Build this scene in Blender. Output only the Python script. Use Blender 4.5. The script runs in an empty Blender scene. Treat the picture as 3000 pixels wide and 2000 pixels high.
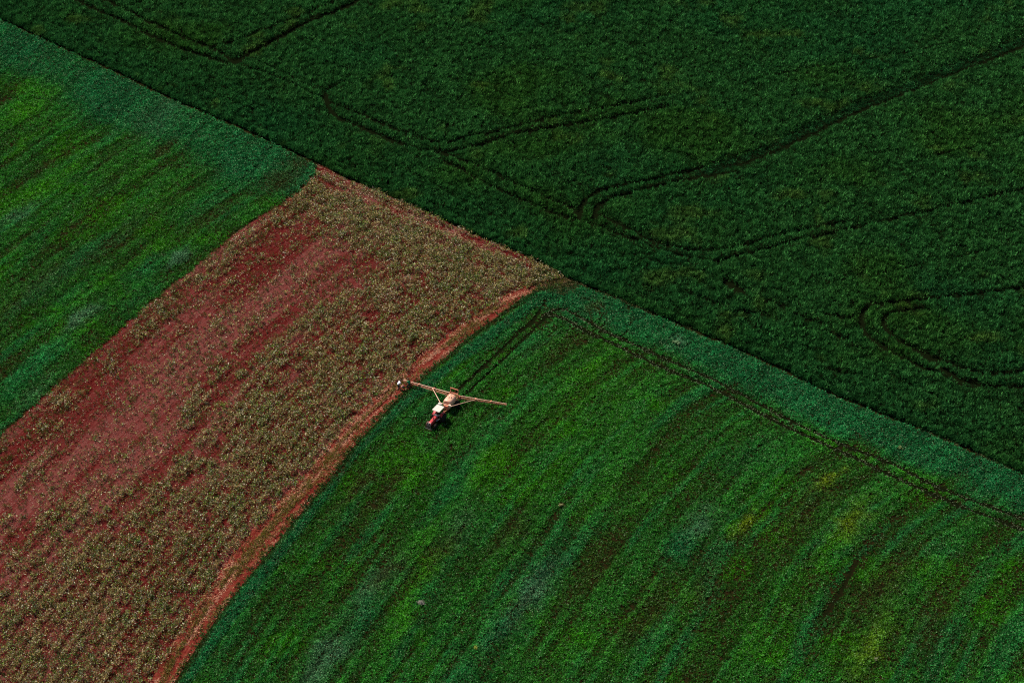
import bpy, bmesh, math, random
import numpy as np
from mathutils import Vector, Matrix

scene = bpy.context.scene
C = scene.collection
R = math.radians

# ------------------------------------------------------------------ camera
FOCAL, SENSOR = 100.0, 36.0
DIST, DEPR = 467.0, R(37.0)
CAM = np.array([0.0, -DIST * math.cos(DEPR), DIST * math.sin(DEPR)])
cam_d = bpy.data.cameras.new('camera')
cam_d.lens = FOCAL
cam_d.sensor_width = SENSOR
cam_d.clip_start = 1.0
cam_d.clip_end = 12000.0
cam = bpy.data.objects.new('camera', cam_d)
C.objects.link(cam)
cam.location = CAM
cam.rotation_euler = (math.pi / 2 - DEPR, 0, 0)
scene.camera = cam

# ------------------------------------------------------------------ sky and sun
SUN_TO = Vector((-1.50, 1.34, 2.35)).normalized()     # direction towards the sun
elev = math.asin(SUN_TO.z)
world = bpy.data.worlds.new('World')
scene.world = world
world.use_nodes = True
wn = world.node_tree
sky = wn.nodes.new('ShaderNodeTexSky')
sky.sky_type = 'NISHITA'
sky.sun_disc = False
sky.sun_elevation = elev
sky.sun_rotation = math.atan2(SUN_TO.x, SUN_TO.y)
bg = wn.nodes['Background']
bg.inputs['Strength'].default_value = 0.05
wn.links.new(sky.outputs[0], bg.inputs['Color'])
sun_d = bpy.data.lights.new('sun', 'SUN')
sun_d.energy = 4.6
sun_d.angle = R(0.5)
sun_d.color = (1.0, 0.94, 0.84)
sun = bpy.data.objects.new('sun', sun_d)
C.objects.link(sun)
sun.location = (-150, 130, 235)
sun.rotation_euler = (-SUN_TO).to_track_quat('-Z', 'Y').to_euler()
scene.view_settings.view_transform = 'Standard'
scene.view_settings.look = 'None'
scene.view_settings.exposure = 0.65
scene.view_settings.gamma = 1.0
scene.cycles.use_denoising = False
scene.cycles.max_bounces = 5
scene.cycles.pixel_filter_type = 'BLACKMAN_HARRIS'
scene.cycles.filter_width = 1.2

# ------------------------------------------------------------------ survey: photograph point -> place on the ground
TAN = SENSOR / FOCAL / 3000.0


def ground_at(px, py, z=0.0):
    px = np.asarray(px, float)
    py = np.asarray(py, float)
    cx = (px - 1500) * TAN
    cy = -(py - 1000) * TAN
    s, c = math.sin(DEPR), math.cos(DEPR)
    dx, dy, dz = cx, c + cy * s, -s + cy * c
    t = (z - CAM[2]) / dz
    return CAM[0] + t * dx, CAM[1] + t * dy


def photo_at(x, y, z=0.0):
    s, c = math.sin(DEPR), math.cos(DEPR)
    rx, ry, rz = x - CAM[0], y - CAM[1], z - CAM[2]
    f = ry * c - rz * s
    up = ry * s + rz * c
    return 1500 + rx / f / TAN, 1000 - up / f / TAN


def line(*pts):
    a = np.array(pts, float)
    return np.stack(ground_at(a[:, 0], a[:, 1]), 1)


def smooth(p, n=2):
    for _ in range(n):
        q = np.empty((2 * len(p), 2))
        q[0] = p[0]
        q[-1] = p[-1]
        q[1:-1:2] = .75 * p[:-1] + .25 * p[1:]
        q[2:-1:2] = .25 * p[:-1] + .75 * p[1:]
        p = q
    return p


# ------------------------------------------------------------------ noise
def _h(ix, iy, seed):
    n = (ix.astype(np.int64) * 374761393 + iy.astype(np.int64) * 668265263 + seed * 1442695041) & 0xFFFFFFFF
    n = ((n ^ (n >> 13)) * 1274126177) & 0xFFFFFFFF
    n = ((n ^ (n >> 16)) * 2246822519) & 0xFFFFFFFF
    return ((n ^ (n >> 15)) & 0xFFFF) / 65535.0


def vn(x, y, seed=0):
    x = np.asarray(x, float)
    y = np.asarray(y, float)
    ix, iy = np.floor(x), np.floor(y)
    fx, fy = x - ix, y - iy
    fx = fx * fx * (3 - 2 * fx)
    fy = fy * fy * (3 - 2 * fy)
    a, b = _h(ix, iy, seed), _h(ix + 1, iy, seed)
    c, d = _h(ix, iy + 1, seed), _h(ix + 1, iy + 1, seed)
    return (a * (1 - fx) + b * fx) * (1 - fy) + (c * (1 - fx) + d * fx) * fy


def fbm(x, y, seed=0, o=3):
    s, a, t = 0, 1.0, 0
    for k in range(o):
        s = s + a * vn(x * 2 ** k + 17.3 * k, y * 2 ** k - 9.1 * k, seed + 31 * k)
        t += a
        a *= .5
    return s / t


def ss(x, a, b):
    t = np.clip((x - a) / (b - a), 0, 1)
    return t * t * (3 - 2 * t)


# ------------------------------------------------------------------ field edges (photograph coordinates, 3000 x 2000)
BOUND = [(-600, -215), (-250, -60), (0, 55), (170, 132), (357, 217), (510, 293), (638, 344), (753, 396), (931, 476), (1000, 517),
         (1064, 540), (1191, 595), (1340, 662), (1425, 701), (1553, 752), (1663, 816), (1765, 854), (1850, 892), (2000, 952),
         (2128, 1007), (2255, 1062), (2425, 1148), (2510, 1181), (2595, 1215), (2744, 1275), (2850, 1319), (3000, 1388),
         (3300, 1525), (3700, 1710)]
WEST = [(1010, 380), (931, 478), (905, 540), (808, 606), (702, 672), (574, 780), (425, 898), (315, 998), (179, 1115), (55, 1226), (0, 1279), (-200, 1445), (-450, 1650)]
EAST = [(1800, 700), (1663, 818), (1553, 829), (1480, 862), (1383, 931), (1319, 975), (1213, 1058), (1149, 1122), (1055, 1203),
        (1000, 1256), (914, 1372), (808, 1476), (702, 1597), (617, 1716), (532, 1843), (455, 1971), (370, 2110), (280, 2300)]
GREEN = [(1850, 720), (1690, 826), (1608, 840), (1531, 864), (1468, 915), (1370, 981), (1298, 1045), (1238, 1100), (1162, 1160), (1098, 1234),
         (1026, 1307), (991, 1363), (919, 1450), (855, 1520), (787, 1605), (702, 1709), (638, 1794), (574, 1884), (502, 2000),
         (425, 2130), (340, 2330)]
gB, gW, gE, gG = [smooth(line(*q)) for q in (BOUND, WEST, EAST, GREEN)]
gRow = smooth(line(*([(3300, -360), (2400, 290), (1900, 660)] + GREEN[2:-2] + [(425, 2130), (340, 2330), (285, 2550), (240, 2800), (215, 3100)])), 3)

TALL_TRACKS = [   # (points, half width m, strength)
    ([(300, 0), (383, 43), (447, 77), (553, 123), (617, 145), (689, 187)], .34, 1),
    ([(180, -15), (247, 17), (298, 43), (362, 68), (425, 102), (489, 132), (544, 153), (595, 170), (660, 190)], .36, 1),
    ([(660, 190), (744, 206), (800, 230), (872, 260), (950, 300)], .22, .55),
    ([(740, 178), (820, 215), (890, 250), (955, 285)], .2, .5),
    ([(689, 187), (732, 162), (808, 123), (872, 85), (914, 64), (1000, 34), (1064, -2), (1180, -60)], .5, 1),
    ([(617, 145), (664, 134), (766, 98), (851, 66), (930, 34), (1020, -10)], .25, .8),
    ([(1008, 248), (960, 266), (950, 285), (962, 305), (1026, 327), (1085, 353), (1170, 391), (1255, 421), (1300, 424), (1340, 417), (1404, 400),
      (1489, 383), (1595, 353), (1744, 327), (1851, 306), (1960, 285)], .3, .95),
    ([(949, 290), (965, 330), (1000, 357), (1064, 378), (1149, 417), (1213, 442), (1255, 450), (1315, 450), (1383, 438), (1468, 408), (1553, 387),
      (1702, 366), (1808, 349), (1950, 318)], .34, 1),
    ([(1300, 455), (1360, 478), (1425, 502), (1532, 557), (1617, 591), (1672, 612), (1700, 640)], .28, .8),
    ([(1290, 470), (1370, 515), (1468, 566), (1587, 617), (1680, 651), (1740, 662), (1850, 706), (1985, 752), (2066, 772), (2106, 773), (2149, 758),
      (2213, 743), (2360, 703), (2551, 663), (2700, 628), (3000, 561), (3250, 500)], .28, .85),
    ([(1698, 642), (1702, 604), (1732, 574), (1783, 557), (1834, 547), (1893, 536), (1960, 520), (2050, 498)], .32, 1),
    ([(1740, 645), (1749, 608), (1787, 587), (1834, 574), (1900, 556), (2000, 532), (2085, 517), (2157, 510)], .36, 1),
    ([(1774, 640), (1850, 682), (1913, 714), (1990, 735), (2066, 742), (2130, 738), (2183, 722), (2300, 690), (2480, 655)], .3, .8),
    ([(2020, 525), (2090, 500), (2149, 481), (2255, 447), (2340, 404), (2425, 361), (2510, 319), (2638, 272), (2723, 238), (2808, 200), (2914, 162),
      (3000, 128), (3300, 5)], 1.35, .46),
    ([(2300, 436), (2345, 413), (2425, 374), (2510, 332), (2638, 285), (2723, 250), (2808, 213), (2914, 173), (3000, 139), (3300, 16)], .26, 1),
    ([(2160, 487), (2255, 455), (2340, 412)], .2, .8),
    ([(1960, 600), (2100, 520)], .2, .5),
    ([(2213, 238), (2330, 215), (2468, 191), (2560, 176), (2659, 162), (2800, 130)], .2, .45),
    ([(2300, 150), (2500, 120), (2640, 92)], .16, .35),
    ([(2531, 978), (2521, 939), (2531, 909), (2553, 900), (2608, 892), (2700, 882), (2850, 868), (3000, 848), (3250, 810)], .32, .9),
    ([(2800, 1110), (2720, 1060), (2663, 1020), (2604, 985), (2585, 960), (2591, 930), (2620, 918), (2700, 905)], .34, .9),
    ([(2604, 982), (2638, 1007), (2697, 1037), (2765, 1067), (2850, 1092), (2914, 1103), (3000, 1092), (3200, 1060)], .34, 1),
    ([(2540, 985), (2587, 1028), (2663, 1062), (2723, 1092), (2808, 1118), (2893, 1137), (3000, 1141), (3250, 1120)], .34, .9),
    ([(2009, 863), (2064, 882), (2111, 901)], .25, .7), ([(2162, 915), (2220, 925), (2262, 932)], .3, .7),
    ([(2240, 887), (2272, 897), (2300, 905)], .3, .8), ([(2330, 928), (2385, 945), (2429, 963)], .28, .7),
    ([(2390, 925), (2440, 933), (2500, 938)], .28, .7), ([(1760, 668), (1830, 700), (1880, 738)], .2, .5),
    ([(2135, 838), (2150, 850), (2165, 856)], .75, 1.2), ([(2440, 985), (2468, 996), (2478, 1000)], .35, 1),
    ([(2430, 1085), (2470, 1100), (2500, 1105)], .28, .7), ([(2800, 1128), (2840, 1140), (2870, 1143)], .3, .8),
    ([(1120, 475), (1220, 520), (1330, 580), (1450, 640)], .18, .4), ([(1240, 590), (1350, 640), (1420, 668)], .18, .45),
    ([(1900, 770), (1990, 800), (2080, 850)], .18, .45), ([(2600, 1105), (2700, 1150), (2790, 1195)], .2, .45),
    ([(880, 300), (1010, 365), (1150, 430)], .16, .35), ([(470, 215), (600, 275), (740, 330)], .16, .35),
    ([(2700, 470), (2850, 440), (3000, 405)], .16, .4), ([(2300, 560), (2500, 520), (2700, 480)], .16, .3),
    ([(1180, 215), (1350, 190), (1500, 150)], .14, .28), ([(2500, 830), (2700, 780), (3000, 720)], .16, .35),
]
LOW_TRACKS = [
    ([(1595, 930), (1612, 914), (1646, 907), (1663, 911), (1723, 943), (1787, 982), (1850, 1007), (2000, 1076), (2085, 1111), (2170, 1156),
      (2255, 1203), (2361, 1258), (2468, 1305), (2544, 1333), (2638, 1371), (2723, 1418), (2829, 1461), (2936, 1499), (3000, 1522), (3300, 1640)], .34, 1.2, 1),
    ([(1620, 928), (1650, 931), (1723, 977), (1795, 1007), (1850, 1037), (2000, 1104), (2064, 1126), (2149, 1169), (2255, 1228), (2361, 1279),
      (2480, 1330), (2595, 1388), (2702, 1435), (2808, 1482), (2914, 1520), (3000, 1554), (3300, 1680)], .36, 1.2, 1),
    ([(1597, 885), (1582, 905), (1565, 939), (1531, 967), (1489, 1007), (1434, 1058), (1383, 1105), (1345, 1142), (1318, 1170)], .26, 1, 0),
    ([(1612, 918), (1582, 946), (1553, 977), (1489, 1041), (1425, 1101), (1366, 1154), (1340, 1185)], .26, 1, 0),
    ([(459, 493), (532, 483), (595, 487), (630, 498)], .18, .8, 1),
    ([(790, 1000), (1795, 1000)], .0, 0, 0),
    ([(2990, 1558), (2950, 1590), (2890, 1650)], .2, .7, 0),
    ([(2510, 1645), (2480, 1700), (2460, 1740), (2417, 1800)], .25, .8, 0),
    ([(2590, 1710), (2530, 1830)], .18, .6, 0),
    ([(1020, 1420), (1160, 1262), (1260, 1160)], .14, .35, 0),
    ([(130, 610), (200, 560), (290, 500)], .16, .6, 0), ([(0, 860), (90, 800), (230, 700)], .16, .6, 0),
    ([(1420, 1610), (1500, 1530), (1560, 1460)], .16, .5, 0), ([(2050, 2050), (2150, 1900), (2220, 1790)], .16, .5, 0),
    ([(1802, 1018), (1815, 1000), (1826, 990)], .2, .7, 0),
]
TEAL_BANDS = [   # (points, half width m)
    ([(1640, 835), (1587, 872), (1500, 938), (1425, 990), (1298, 1092), (1170, 1192), (1043, 1312), (957, 1431), (851, 1571), (744, 1716), (638, 1856),
      (553, 1971), (470, 2100)], 1.15),
    ([(2995, 1580), (2900, 1650), (2850, 1730), (2800, 1830), (2750, 1930), (2715, 2010)], 1.4),
    ([(3060, 1700), (2960, 1860), (2880, 2030)], 1.6),
]
# patches of differing growth: centre, half length along rows, half width (m), kind, amount
PATCHES = [
    (60, 430, 10, 1.0, 'lime', .9), (230, 420, 9, .8, 'lime', .7), (120, 560, 10, .8, 'lime', .7), (330, 620, 10, .9, 'lime', .6), (150, 480, 9, .7, 'dull', .9), (300, 480, 9, .6, 'dull', .8), (90, 690, 9, .7, 'dull', .9), (230, 640, 8, .6, 'dull', .9),
    (1700, 1190, 17, 8, 'lime', .40), (1450, 1260, 10, 5, 'lime', .25), (300, 560, 14, 7, 'lime', .22),
    (1735, 1080, 5, 2.2, 'lime', 1), (1700, 1160, 6, 2, 'lime', .6), (1650, 1130, 5, 2, 'lime', .5), (1440, 1345, 5, 2.4, 'lime', 1.2), (1420, 1390, 4, 2, 'lime', .5),
    (2185, 1535, 3.5, 1, 'yellow', 1.6), (2140, 1548, 2, .7, 'lime', 1), (2490, 1530, 5, 2, 'yellow', 1), (2440, 1600, 6, 1.8, 'lime', .9),
    (2430, 1405, 3, 1, 'yellow', 1.1), (2300, 1750, 7, 2, 'lime', .5), (2550, 1900, 7, 2, 'yellow', .7), (2200, 1880, 9, 2, 'lime', .6),
    (2000, 1600, 6, 2.4, 'teal', 1), (2060, 1530, 3, 2, 'pale', .9), (1600, 1660, 9, 2.4, 'teal', 1), (1560, 1740, 8, 2.2, 'pale', .9), (1480, 1830, 9, 2.4, 'teal', .9),
    (1100, 1720, 6, 2.2, 'pale', .7), (960, 1920, 6, 2.4, 'pale', 1), (920, 1975, 5, 2, 'pale', .9), (1080, 1780, 5, 2, 'teal', .7), (1340, 1540, 5, 2, 'pale', .4),
    (1340, 1990, 8, 3, 'teal', .8), (1640, 1560, 7, 2, 'teal', .6), (2750, 1640, 6, 2, 'teal', .5), (2350, 1500, 9, 3, 'dull', .8), (2600, 1700, 10, 3, 'dull', .9),
    (2750, 1780, 10, 2.5, 'dull', .7), (1130, 1440, 7, 1.6, 'dull', 1.3), (1040, 1440, 6, 1.2, 'dull', 1.5), (1500, 1560, 6, 2, 'dull', .8), (1300, 1620, 6, 2, 'dull', .8),
    (1130, 1690, 4, 1.2, 'dull', 1.2), (1750, 1650, 9, 2, 'dull', .8), (1900, 1800, 9, 2, 'dull', .9), (2050, 1720, 8, 2, 'dull', .7), (1230, 1590, 6, 2, 'lime', .5),
    (1250, 1660, 5, 2, 'lime', .9), (1180, 1820, 6, 1.5, 'lime', .6), (1800, 1240, 7, 2, 'lime', .4), (1880, 1180, 4, 1.5, 'teal', .6), (2200, 1330, 8, 3, 'teal', .4),
    (1760, 1480, 9, 3, 'lime', .45), (1950, 1440, 8, 2.5, 'lime', .4), (1980, 1750, 6, 2, 'lime', .4), (2430, 1950, 6, 2, 'lime', .5),
    (1710, 985, 5, 1.3, 'dull', .6), (1740, 900, 4, 1.2, 'dull', .9), (1650, 1010, 6, 1.2, 'dull', .7), (1580, 1020, 5, 1.2, 'dull', .6),
    (235, 935, 4.5, 1.6, 'pale', 1.3), (170, 1000, 6, 2, 'lime', .6), (130, 1050, 6, 2.2, 'mint', 1.1), (70, 1110, 6, 2, 'mint', .9), (110, 1150, 6, 1.4, 'pale', .5),
    (520, 760, 3, 1.0, 'pale', 1.2), (460, 735, 6, 1.6, 'lime', 1.0), (420, 785, 5, 1.4, 'mint', .8), (550, 690, 5, 1.6, 'lime', .7), (400, 880, 5, 1.4, 'mint', .5),
    (40, 640, 6, 1.6, 'pale', .6), (240, 840, 5, 1.5, 'mint', .5), (70, 330, 9, 2.2, 'lime', .9), (200, 490, 9, 2, 'lime', .6), (420, 500, 9, 2, 'lime', .45),
    (430, 610, 9, 2, 'lime', .5), (60, 130, 8, 3, 'teal', .7), (330, 300, 12, 4, 'teal', .7), (480, 330, 10, 4, 'pale', .35), (690, 500, 8, 3, 'teal', .6),
    (360, 690, 9, 3, 'dull', .6), (130, 820, 9, 3, 'dull', .7), (820, 530, 5, 3, 'dull', .9), (860, 490, 4, 2, 'dull', .9), (600, 640, 8, 2, 'dull', .5),
    (50, 880, 9, 2, 'dull', .7), (290, 560, 8, 1.5, 'dull', .5), (480, 440, 3, 1, 'dull', 1.0),
    (1985, 1008, 1.2, .9, 'pale', 1.4),
]

# ------------------------------------------------------------------ survey raster
X0, X1, Y0, Y1, RS = -135.0, 135.0, -112.0, 165.0, 0.2
RC = 0.6                     # coarse grid for the field edges


def grid(step):
    return np.meshgrid(np.arange(X0, X1 + step, step), np.arange(Y0, Y1 + step, step))


def seg_dist(px, py, poly):
    best = np.full(px.shape, 1e18)
    for (ax, ay), (bx, by) in zip(poly[:-1], poly[1:]):
        dx, dy = bx - ax, by - ay
        L = dx * dx + dy * dy
        if L < 1e-12:
            continue
        t = np.clip(((px - ax) * dx + (py - ay) * dy) / L, 0, 1)
        q = (px - ax - t * dx) ** 2 + (py - ay - t * dy) ** 2
        np.minimum(best, q, out=best)
    return np.sqrt(best)


def pick(m, x, y, step=None):
    step = step or RS
    fx = np.clip((x - X0) / step, 0, m.shape[1] - 1.001)
    fy = np.clip((y - Y0) / step, 0, m.shape[0] - 1.001)
    i, j = fx.astype(int), fy.astype(int)
    a, b = fx - i, fy - j
    return (m[j, i] * (1 - a) + m[j, i + 1] * a) * (1 - b) + (m[j + 1, i] * (1 - a) + m[j + 1, i + 1] * a) * b


CX, CY = grid(RC)
gx = np.arange(X0, X1, RS)
gy = np.arange(Y0, Y1, RS)
GX, GY = np.meshgrid(gx, gy)
shape = GX.shape


def near_dist(poly, reach):
    out = np.full(shape, 99.0)
    for a, b in zip(poly[:-1], poly[1:]):
        lo, hi = np.minimum(a, b) - reach, np.maximum(a, b) + reach
        i0, i1 = np.searchsorted(gx, [lo[0], hi[0]])
        j0, j1 = np.searchsorted(gy, [lo[1], hi[1]])
        if i1 > i0 and j1 > j0:
            w_ = out[j0:j1, i0:i1]
            np.minimum(w_, seg_dist(GX[j0:j1, i0:i1], GY[j0:j1, i0:i1], np.stack([a, b])), out=w_)
    return out


def side_y(poly, X):          # y of the line at each x (lines that run left to right)
    o = np.argsort(poly[:, 0])
    return np.interp(X, poly[o, 0], poly[o, 1])


def side_x(poly, Y):          # x of the line at each y (lines that run near to far)
    o = np.argsort(poly[:, 1])
    return np.interp(Y, poly[o, 1], poly[o, 0])


def fine(m):
    return pick(m, GX, GY, RC)


_sB = np.where(CY > side_y(gB, CX), 1, -1) * seg_dist(CX, CY, gB)
_sW, _sE, _sG = [np.where(CX < side_x(q, CY), -1, 1) * seg_dist(CX, CY, q) for q in (gW, gE, gG)]
sB, sW, sE, sG = [fine(m) for m in (_sB, _sW, _sE, _sG)]
rowU = fine(seg_dist(CX, CY, gRow))
in_tall = sB > 0
dW, dE = np.abs(sW), np.abs(sE)


def carve(tracks, reach=3.0, pale=False, wide=1.0):
    m = np.zeros(shape)
    q = np.zeros(shape)
    for t in tracks:
        if t[1] <= 0:
            continue
        poly = smooth(line(*t[0]))
        d = near_dist(poly, reach)
        wob = t[1] * wide * (0.75 + 0.5 * vn(GX / 1.7, GY / 1.7, 5))
        v = t[2] * (1 - ss(d, wob * .8, wob * 1.25 + .22))
        m = np.maximum(m, v)
        if pale and t[3]:
            q = np.maximum(q, (1 - ss(d, wob * .8, wob + .1)) * ss(d, wob * .25, wob * .6))
    return m, q


trk_tall, _ = carve(TALL_TRACKS, wide=1.35)
band_tall = 1 - ss(near_dist(smooth(line((2060, 512), (2149, 481), (2255, 447), (2340, 404), (2425, 361), (2510, 319), (2638, 272), (2723, 238), (2808, 200), (2914, 162), (3000, 128), (3300, 5))), 4.0), 1.0, 1.8)
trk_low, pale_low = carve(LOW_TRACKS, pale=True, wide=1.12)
teal = np.zeros(shape)
for pts, hw in TEAL_BANDS:
    d = near_dist(smooth(line(*pts)), hw * 3)
    w = hw * (.8 + .4 * vn(GX / 3, GY / 3, 8))
    teal = np.maximum(teal, (1 - ss(d, w * .55, w * 1.5)) * (1 if pts[0][0] < 2000 else .55))
pat = {k: np.zeros(shape) for k in ('lime', 'yellow', 'teal', 'pale', 'dull', 'mint')}
warp_a, warp_b = fbm(GX / 2.2, GY / 2.2, 21), fbm(GX / 3, GY / 3, 23)
for px, py, hl, hw, kind, amt in PATCHES:
    cx, cy = ground_at(px, py)
    j = min(max(int((cy - Y0) / RS), 1), shape[0] - 2)
    i = min(max(int((cx - X0) / RS), 1), shape[1] - 2)
    j0, j1, i0, i1 = max(j - 260, 0), j + 260, max(i - 260, 0), i + 260
    U = rowU if sG[j, i] > 0 else dW
    nx, ny = U[j, i + 1] - U[j, i - 1], U[j + 1, i] - U[j - 1, i]
    n = math.hypot(nx, ny) or 1
    nx, ny = nx / n, ny / n
    wx, wy = GX[j0:j1, i0:i1], GY[j0:j1, i0:i1]
    a = (wx - cx) * nx + (wy - cy) * ny
    b = -(wx - cx) * ny + (wy - cy) * nx
    a = a + (warp_a[j0:j1, i0:i1] - .5) * 3.2
    b = b + (warp_b[j0:j1, i0:i1] - .5) * 6
    wnd = pat[kind][j0:j1, i0:i1]
    wnd[:] = np.maximum(wnd, amt * np.exp(-((a / hw) ** 2 + (b / hl) ** 2) * 1.2))
# drilling turns: concentric rows near the corner of the right-hand field
rc = ground_at(1645, 931)
rr = np.hypot(GX - rc[0], GY - rc[1])
ang = np.arctan2(GY - rc[1], GX - rc[0])
low_sector = ss(-np.sin(ang + .25), -.1, .35)
right_sector = ss(np.cos(ang - .1), .55, .85)
ring_rows = low_sector * ss(rr, 1.4, 2) * (1 - ss(rr, 5.6, 7.0)) * (.5 + .5 * np.cos(2 * math.pi * rr / .95))
for r0, w in ((5.0, .22), (6.5, .25), (7.4, .2), (11.4, .25)):
    ring_rows = np.maximum(ring_rows, right_sector * .9 * (1 - ss(np.abs(rr - r0), w * .6, w * 1.6)))


rng = np.random.default_rng(7)


def scatter(density, xr=(X0 + 2, X1 - 2), yr=(Y0 + 2, Y1 - 2), margin=(260, 230)):
    n = int((xr[1] - xr[0]) * (yr[1] - yr[0]) * density)
    x = rng.uniform(*xr, n)
    y = rng.uniform(*yr, n)
    px, py = photo_at(x, y)
    k = (px > -margin[0]) & (px < 3000 + margin[0]) & (py > -margin[1]) & (py < 2000 + margin[1])
    return x[k], y[k]


# ------------------------------------------------------------------ materials
def material(name, color=None, rough=.6, spec=.3, metallic=0.0, attr=None, translucent=0.0, noise=0.0, nscale=8.0):
    m = bpy.data.materials.new(name)
    m.use_nodes = True
    nt = m.node_tree
    b = nt.nodes['Principled BSDF']
    b.inputs['Roughness'].default_value = rough
    b.inputs['Metallic'].default_value = metallic
    b.inputs['Specular IOR Level'].default_value = spec
    src = None
    if attr:
        a = nt.nodes.new('ShaderNodeAttribute')
        a.attribute_name = attr
        src = a.outputs['Color']
        nt.links.new(src, b.inputs['Base Color'])
    else:
        b.inputs['Base Color'].default_value = (*color, 1)
        if noise:
            tc = nt.nodes.new('ShaderNodeTexCoord')
            t = nt.nodes.new('ShaderNodeTexNoise')
            t.inputs['Scale'].default_value = nscale
            t.inputs['Detail'].default_value = 5
            nt.links.new(tc.outputs['Object'], t.inputs['Vector'])
            r = nt.nodes.new('ShaderNodeValToRGB')
            e = r.color_ramp.elements
            e[0].position, e[1].position = .3, .7
            e[0].color = (*[c * (1 - noise) for c in color], 1)
            e[1].color = (*[min(1, c * (1 + noise * .6)) for c in color], 1)
            nt.links.new(t.outputs['Fac'], r.inputs['Fac'])
            nt.links.new(r.outputs['Color'], b.inputs['Base Color'])
            nt.links.new(r.outputs['Color'], b.inputs['Base Color'])
    if translucent:
        tr = nt.nodes.new('ShaderNodeBsdfTranslucent')
        mx = nt.nodes.new('ShaderNodeMixShader')
        mx.inputs[0].default_value = translucent
        if src:
            nt.links.new(src, tr.inputs['Color'])
        out = nt.nodes['Material Output']
        nt.links.new(b.outputs[0], mx.inputs[1])
        nt.links.new(tr.outputs[0], mx.inputs[2])
        nt.links.new(mx.outputs[0], out.inputs['Surface'])
    return m


def tag(o, label=None, cat=None, group=None, kind=None):
    if label:
        o['label'] = label
    if cat:
        o['category'] = cat
    if group:
        o['group'] = group
    if kind:
        o['kind'] = kind
    return o


def raw_mesh(name, verts, nper, mat, color=None, parent=None):
    """verts (N*nper,3): N separate polygons of nper corners, one colour each."""
    me = bpy.data.meshes.new(name)
    nv = len(verts)
    nf = nv // nper
    me.vertices.add(nv)
    me.vertices.foreach_set('co', np.ascontiguousarray(verts, np.float32).ravel())
    me.loops.add(nv)
    me.loops.foreach_set('vertex_index', np.arange(nv, dtype=np.int32))
    me.polygons.add(nf)
    me.polygons.foreach_set('loop_start', np.arange(0, nv, nper, dtype=np.int32))
    if color is not None:
        a = me.attributes.new('tint', 'FLOAT_COLOR', 'FACE')
        c = np.ones((nf, 4), np.float32)
        c[:, :3] = np.clip(color, .0005, .95)
        a.data.foreach_set('color', c.ravel())
    me.update(calc_edges=True)
    me.materials.append(mat)
    o = bpy.data.objects.new(name, me)
    C.objects.link(o)
    if parent:
        o.parent = parent
    return o


def blades(x, y, z, az, tilt, length, width, roll):
    """one triangle per leaf"""
    st, ct = np.sin(tilt), np.cos(tilt)
    ca, sa = np.cos(az), np.sin(az)
    ax = np.stack([st * ca, st * sa, ct], 1)
    s0 = np.stack([-sa, ca, np.zeros_like(ca)], 1)
    s1 = np.cross(ax, s0)
    side = s0 * np.cos(roll)[:, None] + s1 * np.sin(roll)[:, None]
    p = np.stack([x, y, z], 1)
    w = (width / 2)[:, None] * side
    tip = p + ax * length[:, None]
    mid = p + ax * (length * .35)[:, None]
    v = np.empty((len(x), 3, 3))
    v[:, 0] = mid - w
    v[:, 1] = mid + w
    v[:, 2] = tip
    # a leaf hangs from its base: first corner pulled towards the base point
    v[:, 0] = v[:, 0] * .5 + (p - w * .3) * .5
    return v.reshape(-1, 3)


def mix(a, b, t):
    t = np.clip(t, 0, 1)[:, None]
    return a * (1 - t) + np.asarray(b)[None, :] * t


# ------------------------------------------------------------------ ground (one sheet to the horizon)
def axis(a, b, step):
    core = np.arange(a, b + step * .5, step)
    far = np.array([8, 20, 45, 90, 180, 400, 900, 2000, 4500.0])
    return np.concatenate([a - far[::-1], core, b + far])


ax_, ay_ = axis(X0 + 1, X1 - 1, .5), axis(Y0 + 1, Y1 - 1, .5)
VX, VY = np.meshgrid(ax_, ay_)
vx, vy = VX.ravel(), VY.ravel()
strip = (pick(np.where(in_tall, 0, 1.0), vx, vy) > .5) & (pick(sW, vx, vy) > 0) & (pick(sE, vx, vy) < 0)
wS = pick(np.abs(dW), vx, vy)
eS = pick(np.abs(dE), vx, vy)
frac = np.clip(wS / (wS + eS + 1e-6), 0, 1)
alongv = .45 * vx + .9 * vy
rowv = np.where(strip, frac * 42, np.where(pick(sW, vx, vy) < 0, wS, pick(rowU, vx, vy)))
pale_soil = fbm(rowv / 2.6, alongv / 26, 41) * .75 + vn(rowv / .8, alongv / 12, 43) * .25
pale_soil = .8 * ss(pale_soil + .16 * np.exp(-((frac - .36) / .2) ** 2), .42, .70)
hz = np.where(strip, (vn(rowv / .55, alongv / 9, 45) - .5) * .07 + (fbm(vx / 2, vy / 2, 47) - .5) * .08, -.01)
hz = hz * ss(np.minimum(np.abs(eS), 3), .3, 1.5)
nx_, ny_ = len(ax_), len(ay_)
idx = np.arange(nx_ * ny_).reshape(ny_, nx_)
quads = np.stack([idx[:-1, :-1], idx[:-1, 1:], idx[1:, 1:], idx[1:, :-1]], -1).reshape(-1, 4)
gm = bpy.data.meshes.new('ground')
gm.vertices.add(len(vx))
gm.vertices.foreach_set('co', np.stack([vx, vy, hz - .02], 1).astype(np.float32).ravel())
gm.loops.add(quads.size)
gm.loops.foreach_set('vertex_index', quads.astype(np.int32).ravel())
gm.polygons.add(len(quads))
gm.polygons.foreach_set('loop_start', np.arange(0, quads.size, 4, dtype=np.int32))
at = gm.attributes.new('row_uv', 'FLOAT_VECTOR', 'POINT')
at.data.foreach_set('vector', np.stack([rowv, alongv, np.zeros_like(rowv)], 1).astype(np.float32).ravel())
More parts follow.
